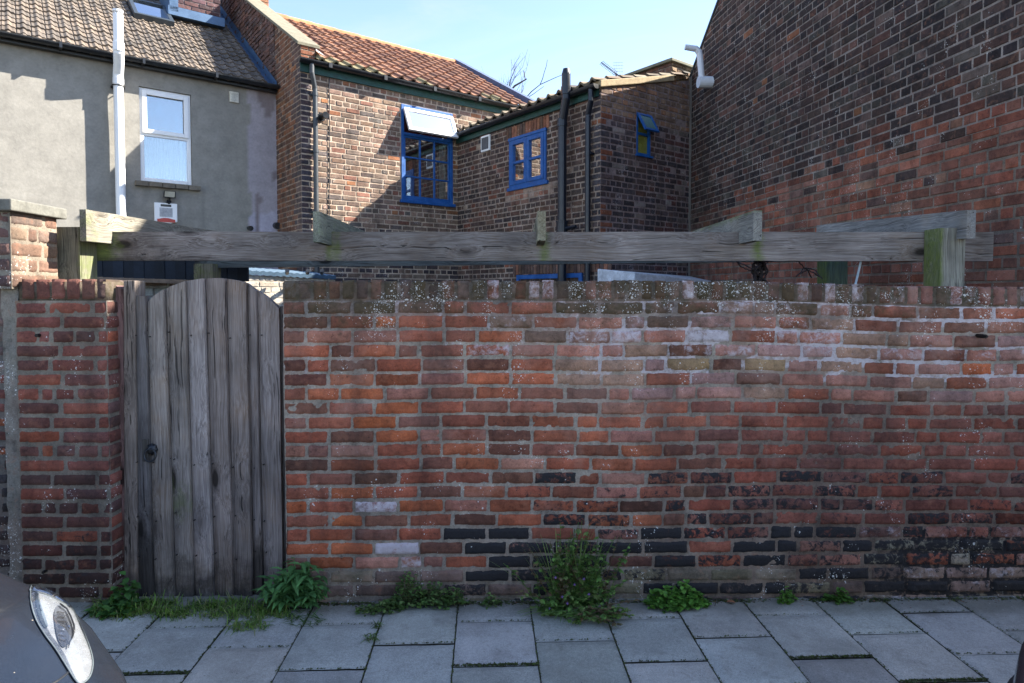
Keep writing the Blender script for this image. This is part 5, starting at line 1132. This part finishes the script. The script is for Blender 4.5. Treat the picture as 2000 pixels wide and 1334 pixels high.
# grass along the gate
def verge(x0p, x1p, ypx, n, R, h, seed):
    def f(mb, st):
        rr = random.Random(seed)
        for i in range(n):
            t = rr.random(); p = gp(x0p+(x1p-x0p)*t, ypx+rr.uniform(-14, 18)); tuft(mb, (p[0], min(p[1], 3.40), -.005), 19, .05, h*rr.uniform(.5, 1.15), rr, .0042, 1.1)
    return f
p = gp(300, 1200); plant('grass_tuft', 'clump of grass and dandelion leaves at the left foot of the gate', 'grass', p[0], p[1], 0, verge(190, 360, 1188, 80, .05, .092, 1))
p = gp(480, 1200); plant('grass_tuft', 'spread of grass in front of the middle of the gate', 'grass', p[0], p[1], 0, verge(375, 565, 1188, 76, .05, .082, 2))
p = gp(480, 1228)
def gtuft(mb, st):
    rr = random.Random(5); q = gp(475, 1222)
    for i in range(9): tuft(mb, q+np.array([rr.uniform(-.08, .1), rr.uniform(-.04, .05), 0]), 22, .04, .075, rr, .004, 1.2)
plant('grass_tuft', 'bright grass tuft furthest out on the slabs before the gate', 'grass', p[0], p[1], 0, gtuft)
def dock(px, py, H_, Wd, n, seed, cols, L=.11, w=.026):
    q = gp(px, py)
    def f(mb, st):
        rr = random.Random(seed)
        for k in range(n):
            a = rr.uniform(0, 2*pi); R = Wd*rr.random()**.6; h = H_*(1-(R/Wd)**2*.55)*rr.uniform(.45, 1.05); bx = np.array([q[0]+R*.5*cos(a), min(q[1]+.05+R*.3*sin(a), 3.33), 0]); tp = bx+np.array([cos(a)*R*.6, sin(a)*R*.45-.02, h])
            tp[1] = min(tp[1], 3.33); st.tube([bx, (bx+tp)/2+np.array([0, 0, .02]), tp], [.004, .003, .002], 5, c=np.array(cols[0])*.9)
            for m in range(11):
                f_ = .25+.75*m/10; pp = bx+(tp-bx)*f_; b = m*2.4+rr.uniform(-.4, .4); d = np.array([cos(b), sin(b), rr.uniform(-.05, .7)]); leaf(mb, pp, d, L*rr.uniform(.55, 1.05), w*rr.uniform(.7, 1.2), np.array(rr.choice(cols))*rr.uniform(.7, 1.25), .3, rr.uniform(.2, .6))
    return q, f
q, f = dock(575, 1192, .26, .16, 30, 3, [(.08, .20, .06), (.11, .26, .08), (.06, .15, .05)]); plant('leafy_weed', 'bushy green weed with long pointed leaves where the gate meets the red wall', 'weed', q[0], q[1], 0, f)
def trail(mb, st):   # grassy runners in front of it
    rr = random.Random(8)
    for _ in range(60): pp = gp(rr.uniform(560, 625), rr.uniform(1195, 1222)); leaf(mb, pp+np.array([0, 0, .004]), (rr.uniform(-1, 1), rr.uniform(-1, .3), .15), rr.uniform(.03, .08), .005, np.array((.06, .12, .03))*rr.uniform(.7, 1.2), .1, .1, kind='blade')
q = gp(590, 1205); plant('creeping_grass', 'flat grass runners spreading over the slab below the pointed-leaf weed', 'grass', q[0], q[1], 0, trail)
def clump(spec, seed, cols, lw=.020, flowers=0, kind='round', ll=.022):
    """spec: list of (px, py, radius m, height m, count) blobs standing at the wall foot"""
    def f(mb, st):
        rr = random.Random(seed)
        for (px, py, R, hh, n) in spec:
            q = gp(px, py)
            for _ in range(n):
                a, b = rr.uniform(0, 2*pi), rr.random(); x = q[0]+R*math.sqrt(b)*cos(a); y = min(q[1]+R*.6*math.sqrt(b)*sin(a), 3.325+.016*q[0]); z = hh*(1-b)*rr.uniform(.2, 1.05)+.005
                d = np.array([rr.uniform(-1, 1), rr.uniform(-1, .4), rr.uniform(-.1, .8)]); leaf(mb, (x, y, z), d, ll*rr.uniform(.6, 1.4), lw*rr.uniform(.6, 1.3), np.array(rr.choice(cols))*rr.uniform(.6, 1.25), .25, .3, kind=kind)
                if rr.random() < .18: st.tube([(x, y, z), (q[0]+(x-q[0])*.4, q[1], 0)], .0014, 4, c=(.08, .10, .04))
    return f
gcols = [(.08, .15, .04), (.11, .20, .05), (.06, .11, .03), (.15, .22, .07)]
q = gp(820, 1180); plant('creeping_weed', 'low spreading weed of tiny round leaves along the wall, beside the pointed-leaf weed', 'weed', q[0], q[1], 0, clump([(800, 1180, .10, .17, 330), (850, 1182, .09, .12, 240), (760, 1190, .08, .05, 150), (890, 1180, .06, .10, 110), (720, 1196, .07, .03, 90), (960, 1182, .05, .06, 60)], 4, gcols, .016, ll=.018))
def bigweed(mb, st):
    rr = random.Random(13); cols = [(.10, .20, .04), (.15, .27, .06), (.07, .13, .035), (.20, .26, .08), (.09, .16, .04)]; red = [(.15, .09, .05), (.10, .075, .05), (.18, .15, .07)]
    def stem(q, tip, n, L, cc):
        q, tip = np.array(q), np.array(tip); mid = (q+tip)/2+np.array([rr.uniform(-.02, .02), 0, np.linalg.norm(tip-q)*.14])
        P = [q*(1-t)**2+mid*2*t*(1-t)+tip*t*t for t in np.linspace(0, 1, 7)]; P = [np.array([p[0], min(p[1], 3.335), max(p[2], .004)]) for p in P]
        st.tube(P, list(np.linspace(.0026, .0012, 7)), 4, c=np.array(cc[0])*.7)
        for k in range(n):
            t = .15+.85*k/n; i = min(int(t*6), 5); p = P[i]+(P[i+1]-P[i])*(t*6-i); a_ = k*2.4+rr.uniform(-.5, .5)
            d = np.array([cos(a_), sin(a_)*.8, rr.uniform(-.2, .7)]); l = L*rr.uniform(.5, 1.2)
            for off_ in (-.5, 0, .5):   # three-lobed leaves
                dd = np.array([d[0]*cos(off_)-d[1]*sin(off_), d[0]*sin(off_)+d[1]*cos(off_), d[2]]); leaf(mb, p, dd, l*(1 if off_ == 0 else .75), l*.42, np.array(rr.choice(cc))*rr.uniform(.7, 1.3), .2, .35, kind='round')
    for i in range(105):
        px = rr.gauss(1120, 23); q = gp(px, 1192); q[1] = min(q[1], 3.30); a_ = rr.gauss(0, .46); h = rr.uniform(.12, .50)*(1-.4*min(abs(a_), 1)); 
        stem(q, q+np.array([a_*.22+.02, -rr.uniform(.0, .10), h]), rr.randint(7, 13), .030, red if rr.random() < .16 else cols)
    for i in range(64):   # lax stems lying over the slab to the right
        q = gp(rr.gauss(1150, 28), 1205); tip = gp(rr.gauss(1172, 34), rr.uniform(1205, 1232)); tip[2] = rr.uniform(.01, .10); stem(q, tip, 9, .028, red if rr.random() < .4 else cols)
    for i in range(22):
        q = gp(rr.gauss(1092, 16), 1198); tip = gp(rr.gauss(1078, 15), rr.uniform(1195, 1214)); tip[2] = rr.uniform(.01, .10); stem(q, tip, 8, .028, cols)
    for _ in range(34):
        q = gp(rr.gauss(1112, 22), 1190); q[1] = min(q[1], 3.3); a_ = rr.gauss(0, .35); h = rr.uniform(.34, .58); leaf(mb, q+np.array([0, 0, .03]), (a_, -.2, 1), h, .006, np.array((.20, .30, .09))*rr.uniform(.7, 1.2), .1, .18, kind='blade')
    for _ in range(30):
        q = gp(rr.uniform(1040, 1190), rr.uniform(1195, 1218)); leaf(mb, q+np.array([0, 0, .03]), (rr.uniform(-1, 1), -.5, .2), rr.uniform(.08, .2), .006, (.17, .26, .09), .1, .1, kind='blade')
q = gp(1130, 1200); bwt = plant('wild_weed', 'tallest weed clump, straggling and reddish with tiny violet flowers, at the wall foot', 'weed', q[0], q[1], 0, bigweed)
mb = MB(); rr = random.Random(4)
for (px, py) in ((1085, 1127), (1122, 1141), (1124, 1200), (1073, 1188), (1150, 1160), (1098, 1165), (1108, 1178), (1140, 1130)):
    c = onY(px, py, 3.14)
    mb = MB()
    for k in range(5): leaf(mb, c, (cos(k*1.256), -.3, sin(k*1.256)), .008, .006, (.30, .16, .50), .1, 0, kind='round')
    mb.build('flower', M_leaf, bwt, off=(q[0], q[1], 0))
q = gp(1320, 1180); plant('round_leaf_weed', 'neat low mound of bright round-leaved weed under the right half of the wall', 'weed', q[0], q[1], 0, clump([(1300, 1186, .085, .10, 230), (1335, 1184, .09, .13, 270), (1360, 1182, .06, .07, 120), (1280, 1182, .05, .07, 90)], 6, [(.11, .26, .04), (.14, .31, .05), (.08, .19, .03)], .024, ll=.024))
q = gp(1535, 1174); plant('seedling_weed', 'single small bright green seedling at the wall foot, left of another small weed', 'weed', q[0], q[1], 0, clump([(1533, 1178, .03, .09, 55), (1540, 1172, .03, .05, 30)], 7, [(.10, .22, .03), (.08, .18, .03)], .018))
q = gp(1645, 1174); plant('seedling_weed', 'small dark green weed at the wall foot, rightmost of the weeds', 'weed', q[0], q[1], 0, clump([(1645, 1176, .04, .08, 85), (1620, 1173, .025, .03, 30)], 8, [(.06, .15, .02), (.08, .17, .03)], .020))
q = gp(240, 1190); plant('broad_leaf_weed', 'broad-leaved weed climbing the foot of the purplish post left of the gate', 'weed', q[0], q[1], 0, clump([(245, 1185, .07, .16, 90), (225, 1195, .10, .05, 80)], 9, [(.05, .14, .03), (.07, .17, .04)], .035, kind='lance', ll=.05))
q = gp(725, 1245); plant('joint_weed', 'wispy weed growing in the slab joint below the paint smears', 'weed', q[0], q[1], 0, clump([(725, 1250, .025, .03, 40), (738, 1225, .02, .02, 25)], 19, gcols, .005, kind='blade', ll=.03))
# moss in the joints: nobody could count it
mb = MB(); rr = random.Random(2)
def mossline(p, q, n, w=.010):
    for _ in range(n):
        t = rr.random(); c = p*(1-t)+q*t+np.array([rr.gauss(0, w*.35), rr.gauss(0, w*.35)]); s = rr.uniform(.003, .009)*(.6+w*25)
        a = rr.uniform(0, 6.28); mb.add([(c[0]+s*cos(a+k*2.1), c[1]+s*sin(a+k*2.1), -.004+rr.uniform(0, .007)) for k in range(3)], [(0, 1, 2)], np.array(rr.choice([(.06, .09, .02), (.045, .06, .02), (.08, .10, .03), (.05, .045, .03)]))*rr.uniform(.6, 1.3))
for k in range(-8, 14):
    st = 0 if k % 2 else .188
    for b in (-.9, .9):
        pass
    mossline(slabpt(k, -.1), slabpt(k, .72), 110, .006)
    for j in range(-1, 3):
        a = .262-.377*j-st+.0
        if a < .72: mossline(slabpt(k, a), slabpt(k+1, a), 45 if (k*3+j) % 4 else 330, .005 if (k*3+j) % 4 else .014)
mossline(np.array([-1.15, 3.30]), np.array([3.2, 3.37]), 2600, .03)
o = mb.build('joint_moss', M_leaf); tag(o, 'green moss and dirt filling the joints between the paving slabs', 'moss', kind='stuff')
t = thing('fallen_leaf', 'single dry orange leaf on the slabs by the wall foot', 'leaf', tuple(gp(1419, 1178))); mb = MB(); leaf(mb, (0, 0, .006), (1, -.2, .1), .045, .026, (.30, .12, .06), .5, .1, kind='round'); mb.build('blade', M_leaf, t)

# ------------------------------------------------------------------ cars
def car_paint(name, col, met=.6):
    t = NT(name); co = t.coord(); n = t.noise(co, 300, 2, .5); c = t.mix(t.rng(n, .4, .6), tuple(np.array(col)*.8), tuple(np.array(col)*1.25))
    d = t.n('TexVoronoi'); t.lk(co, d.inputs[0]); d.inputs['Scale'].default_value = 38
    dust = t.rng(t.noise(co, 7, 5),   .35, .75, .0, .07); c = t.mix(dust, c, lin(70, 68, 66))
    c = t.mix(t.mul(t.rng(d.outputs['Distance'], .09, .05), t.math('GREATER_THAN', t.sep(d.outputs['Color'])[0], .80)), c, lin(150, 140, 126))
    t.fin(c, t.rng(t.noise(co, 9, 4), .3, .7, .20, .28), 0.); t.b.inputs['Coat Weight'].default_value = .35; t.b.inputs['Coat Roughness'].default_value = .06; return t.m
NT_ = 3.95
def prof(t):   # t = metres behind the nose ; returns half width, shoulder height, crown height
    w = np.interp(t, [0, .04, .12, .235, .40, .54, .81, 1.2, 3.2, 3.7, 3.9, NT_], [.05, .24, .40, .53, .665, .745, .845, .875, .87, .80, .66, .40])
    zs = np.interp(t, [0, .1, .235, .40, .54, .81, 1.2, 2.0, 3.4, NT_], [.585, .61, .652, .695, .735, .775, .83, .88, .93, .88])
    zc = np.interp(t, [0, .1, .235, .40, .54, .81, 1.2, 1.35, 2.0, 3.0, 3.4, 3.75, NT_], [.60, .66, .725, .79, .835, .885, .945, 1.0, 1.0, 1.02, 1.02, 1.0, .93])
    return w, zs, zc
def surf(t, s):
    """s: 0 crown centre .. 1 sill, on the far (+Y) side"""
    w, zs, zc = prof(t)
    lo = np.interp(t, [0, .1, .6, NT_], [.33, .26, .20, .24])
    if s < .5:
        a = s/.5; y = w*.97*math.sin(a*pi/2)**.92 if a > 0 else 0; k = (1-math.cos(a*pi/2)) ; z = zc-(zc-zs)*a**2.6
        return np.array([-t, y, z])
    a = (s-.5)/.5; y = w*(.97+.045*math.sin(min(a*1.3, 1)*pi)-.05*a*a); z = zs-(zs-lo)*a; 
    return np.array([-t, y, z])
def make_car(nm, label, loc, rz, paint, detail=True):
    car = thing(nm, label, 'car', loc, rz); mb = MB()
    ts = sorted(set(list(np.linspace(0, 1.2, 50)**1.0)+list(np.linspace(1.2, NT_, 40)))); ss = list(np.linspace(0, 1, 33))
    full = [(s, 1) for s in ss[::-1]]+[(s, -1) for s in ss[1:]]
    P = []
    for t in ts:
        for (s, sg) in full: p = surf(t, s); P.append((p[0], p[1]*sg, p[2]))
    m = len(full); Fq = [(i*m+j, i*m+j+1, (i+1)*m+j+1, (i+1)*m+j) for i in range(len(ts)-1) for j in range(m-1)]
    Fq += [tuple(range(m)), tuple((len(ts)-1)*m+j for j in range(m))[::-1]]
    Fq += [(i*m, (i+1)*m, (i+1)*m+m-1, i*m+m-1) for i in range(len(ts)-1)]
    mb.add(P, Fq); body = mb.build('body', paint, car, smooth=True)
    # cabin
    mb = MB(); st = [(1.22, .72, .97), (1.75, .60, 1.36), (2.1, .58, 1.44), (2.9, .57, 1.43), (3.45, .60, 1.28), (3.78, .66, .99)]; P = []
    for (t, w, z) in st: P += [(-t, -w, z-.02), (-t, -w*.8, z+.012), (-t, 0, z+.03), (-t, w*.8, z+.012), (-t, w, z-.02), (-t, .80, .90 if z > 1 else z-.06), (-t, -.80, .90 if z > 1 else z-.06)]
    k = 7; mb.add(P, [(i*k+j, i*k+(j+1) % k, (i+1)*k+(j+1) % k, (i+1)*k+j) for i in range(5) for j in range(k)]); mb.build('cabin_glass', plain('car_glass', (.01, .012, .014), .05, coat=1.), car, smooth=True)
    mb = MB(); P = []
    for (t, w, z) in st[1:5]: P += [(-t, -w-.01, z-.03), (-t, -w*.8, z+.02), (-t, 0, z+.04), (-t, w*.8, z+.02), (-t, w+.01, z-.03)]
    mb.add(P, [(i*5+j, i*5+j+1, (i+1)*5+j+1, (i+1)*5+j) for i in range(3) for j in range(4)]); mb.build('roof', paint, car, smooth=True)
    for (t, sg) in ((.72, 1), (.72, -1), (3.2, 1), (3.2, -1)):
        mb = MB(); y = .80*sg; mb.tube([(-t, y-.09*sg, .30-.125), (-t, y+.06*sg, .30-.125)], [.30, .30], 28); w_ = mb.build('wheel', M_black, car)
        mb = MB(); mb.tube([(-t, y+.0*sg, .175), (-t, y+.067*sg, .175)], [.20, .18], 20); mb.build('rim', M_grey, w_)
    # grille and plate-free bumper slot
    mb = MB(); mb.box(-.03, .012, -.30, .30, .36, .43); mb.build('grille', M_black, car)
    return car, body
GY0 = 1.08; CARX = -.75
paint = car_paint('grey_paint', (.008, .011, .017))
car, body = make_car('parked_car', 'dark grey car parked at the lower left, its clear headlight towards the gate', (CARX, GY0, 0), 0, paint)
# far side headlight: outline traced back on to the bodywork
bv = []; tsn, ssn = np.linspace(.02, 1.2, 120), np.linspace(0, 1, 90)
Vb = [tuple(surf(t, s)+np.array([CARX, GY0, 0])) for t in tsn for s in ssn]; nb = len(ssn)
bvh = BVHTree.FromPolygons(Vb, [(i*nb+j, (i+1)*nb+j, (i+1)*nb+j+1, i*nb+j+1) for i in range(len(tsn)-1) for j in range(nb-1)])
def hit(px, py):
    d = ray(px, py); h, n, _, _ = bvh.ray_cast(Vector((0, 0, EYE)), Vector(d).normalized(), 20)
    if h is None: h, n, _, _ = bvh.find_nearest(Vector(onY(px, py, 1.75)))
    n = n if n.z > 0 else -n; return np.array(h), np.array(n)
outl = [(60, 1146), (73, 1143), (98, 1155), (123, 1172), (142, 1195), (155, 1222), (167, 1250), (177, 1278), (180, 1300), (175, 1322), (163, 1335), (150, 1335), (130, 1305), (108, 1270), (88, 1243), (70, 1213), (60, 1180)]
def smooth_poly(P, k=4):
    P = [np.array(p, float) for p in P]; n_ = len(P); out = []
    for i in range(n_):
        a, b, c, d = P[i-1], P[i], P[(i+1) % n_], P[(i+2) % n_]
        for j in range(k): t = j/k; out.append(tuple(.5*((2*b)+(c-a)*t+(2*a-5*b+4*c-d)*t*t+(3*b-a-3*c+d)*t**3)))
    return out
outl = smooth_poly(outl, 3)
def inpoly(f, g=0.0):  # shrink toward the centre line
    c = np.mean(outl, 0); return [tuple(c+(np.array(p)-c)*f) for p in outl]
def patch(poly, lift, bulge, n=18):
    """radial patch laid on the body, lifted off its surface"""
    c = np.mean(poly, 0); P = []; K = len(poly)
    fine = []
    for i in range(K):
        for k in range(2): t = k/2; a = np.array(poly[i]); b = np.array(poly[(i+1) % K]); fine.append(a*(1-t)+b*t)
    K = len(fine)
    for i in range(n+1):
        f = i/n
        for q in fine:
            x = c+(q-c)*f; h, nn = hit(*x); P.append(h-np.array([CARX, GY0, 0])+nn*(lift+bulge*(1-f**4)))
    Fq = [(i*K+j, i*K+(j+1) % K, (i+1)*K+(j+1) % K, (i+1)*K+j) for i in range(1, n) for j in range(K)]+[(0, K+j, K+(j+1) % K) for j in range(K)]
    return P, Fq
hl = bpy.data.objects.new('headlight', None); COL.objects.link(hl); hl.parent = car
mb = MB(); P, Fq = patch(inpoly(1.0), .003, 0); mb.add(P, Fq); mb.build('housing', plain('headlight_silver', (.50, .53, .57), .28, .7, var=.14, sc=25), hl, smooth=True)
def sub(poly): return poly
bowl = smooth_poly([(112, 1186), (126, 1196), (138, 1222), (140, 1245), (132, 1262), (120, 1268), (110, 1250), (105, 1222), (104, 1200)], 3)
mb = MB(); P, Fq = patch(bowl, .006, .0, 10); mb.add(P, Fq); mb.build('reflector', plain('chrome', (.70, .72, .76), .24, 1., var=.05), hl, smooth=True)
mb = MB(); c, nn = hit(118, 1222); c = c-np.array([CARX, GY0, 0]); 
for k in range(7):
    ya = 1200+k*9; a_, b_ = hit(109+k*.5, ya), hit(122+k*.6, ya+3); mb.tube([a_[0]-np.array([CARX, GY0, 0])+a_[1]*.008, b_[0]-np.array([CARX, GY0, 0])+b_[1]*.008], .0013, 5)
mb.build('lens_ribs', plain('rib_dark', (.03, .03, .03), .3), hl)
def dark_band(nm, pts, lift, rr, mat):
    mb = MB(); mb.tube([hit(*q)[0]-np.array([CARX, GY0, 0])+hit(*q)[1]*lift for q in pts], rr, 6); mb.build(nm, mat, hl, smooth=True)
dark_band('inner_trim', [(113, 1186), (126, 1196), (134, 1211), (140, 1228), (141, 1242)], .010, .0022, M_black)
dark_band('inner_trim', [(141, 1238), (138, 1252), (132, 1262), (130, 1272)], .010, .0016, M_black)
ind = smooth_poly([(68, 1158), (74, 1153), (76, 1175), (84, 1200), (92, 1225), (84, 1228), (73, 1205), (68, 1180)], 3)
mb = MB(); P, Fq = patch(ind, .0045, .0, 6); mb.add(P, Fq); mb.build('side_panel', plain('headlight_dark', (.10, .13, .16), .25), hl, smooth=True)
lensm = NT('clear_lens'); lensm.t.nodes.remove(lensm.b); a_ = lensm.n('BsdfTransparent'); g_ = lensm.n('BsdfGlossy'); g_.inputs['Roughness'].default_value = .03
fr = lensm.n('LayerWeight'); fr.inputs[0].default_value = .35; mx = lensm.n('MixShader'); lensm.lk(lensm.rng(fr.outputs['Fresnel'], 0, 1, .10, .9), mx.inputs[0]); lensm.lk(a_.outputs[0], mx.inputs[1]); lensm.lk(g_.outputs[0], mx.inputs[2]); lensm.lk(mx.outputs[0], lensm.out.inputs[0])
mb = MB(); P, Fq = patch(inpoly(1.0), .004, .018); mb.add(P, Fq); mb.build('lens', lensm.m, hl, smooth=True)
mb = MB(); fine = [hit(*q) for q in outl]; pts = [h-np.array([CARX, GY0, 0])+n*.003 for h, n in fine]; mb.tube(pts+[pts[0]], .0020, 6); mb.build('seal', plain('lens_edge', (.10, .12, .13), .4), hl, smooth=True)
# bonnet shut line running forward from the lamp
dd_ = np.array([CARX, GY0, 0])
mb = MB(); pl = [(139, 1308), (128, 1318), (112, 1330), (80, 1348), (20, 1372)]; mb.tube([hit(*q_)[0]-dd_-hit(*q_)[1]*.0005 for q_ in pl], .0028, 6); mb.build('bonnet_gap', M_black, car)
# grit and crumbs of mortar swept against the wall foot: uncountable
mb = MB(); rr = random.Random(31)
for _ in range(1500):
    x = rr.uniform(-2.5, 3.2); y = YF(x)-.012-abs(rr.gauss(0, .035)); s = rr.uniform(.0015, .006); c = np.array(rr.choice([(.20, .18, .15), (.12, .10, .08), (.25, .10, .07), (.35, .34, .32), (.06, .05, .04)]))
    P = [(x+s*rr.uniform(-1, 1), y+s*rr.uniform(-1, 1), rr.uniform(0, s*1.4)-.002) for _ in range(5)]; mb.add(P, [(0, 1, 2), (0, 2, 3), (0, 3, 4), (1, 2, 3), (2, 3, 4)], c)
for _ in range(500):
    q_ = slabpt(rr.uniform(-8, 12), rr.uniform(-.2, .75)); s = rr.uniform(.001, .0035); P = [(q_[0]+s*rr.uniform(-1, 1), q_[1]+s*rr.uniform(-1, 1), rr.uniform(0, s)) for _ in range(4)]; mb.add(P, [(0, 1, 2), (0, 2, 3), (1, 2, 3)], rr.choice([(.3, .29, .27), (.05, .045, .04), (.10, .12, .05)]))
tag(mb.build('grit', M_soil), 'scattered grit and mortar crumbs on the slabs, thickest along the wall foot', 'grit', kind='stuff')

paint2 = car_paint('navy_paint', (.012, .016, .024), .3)
c2, _ = make_car('parked_car', 'dark car of which only a rounded corner shows at the lower right edge', (1.15, 1.20, .0), pi, paint2)
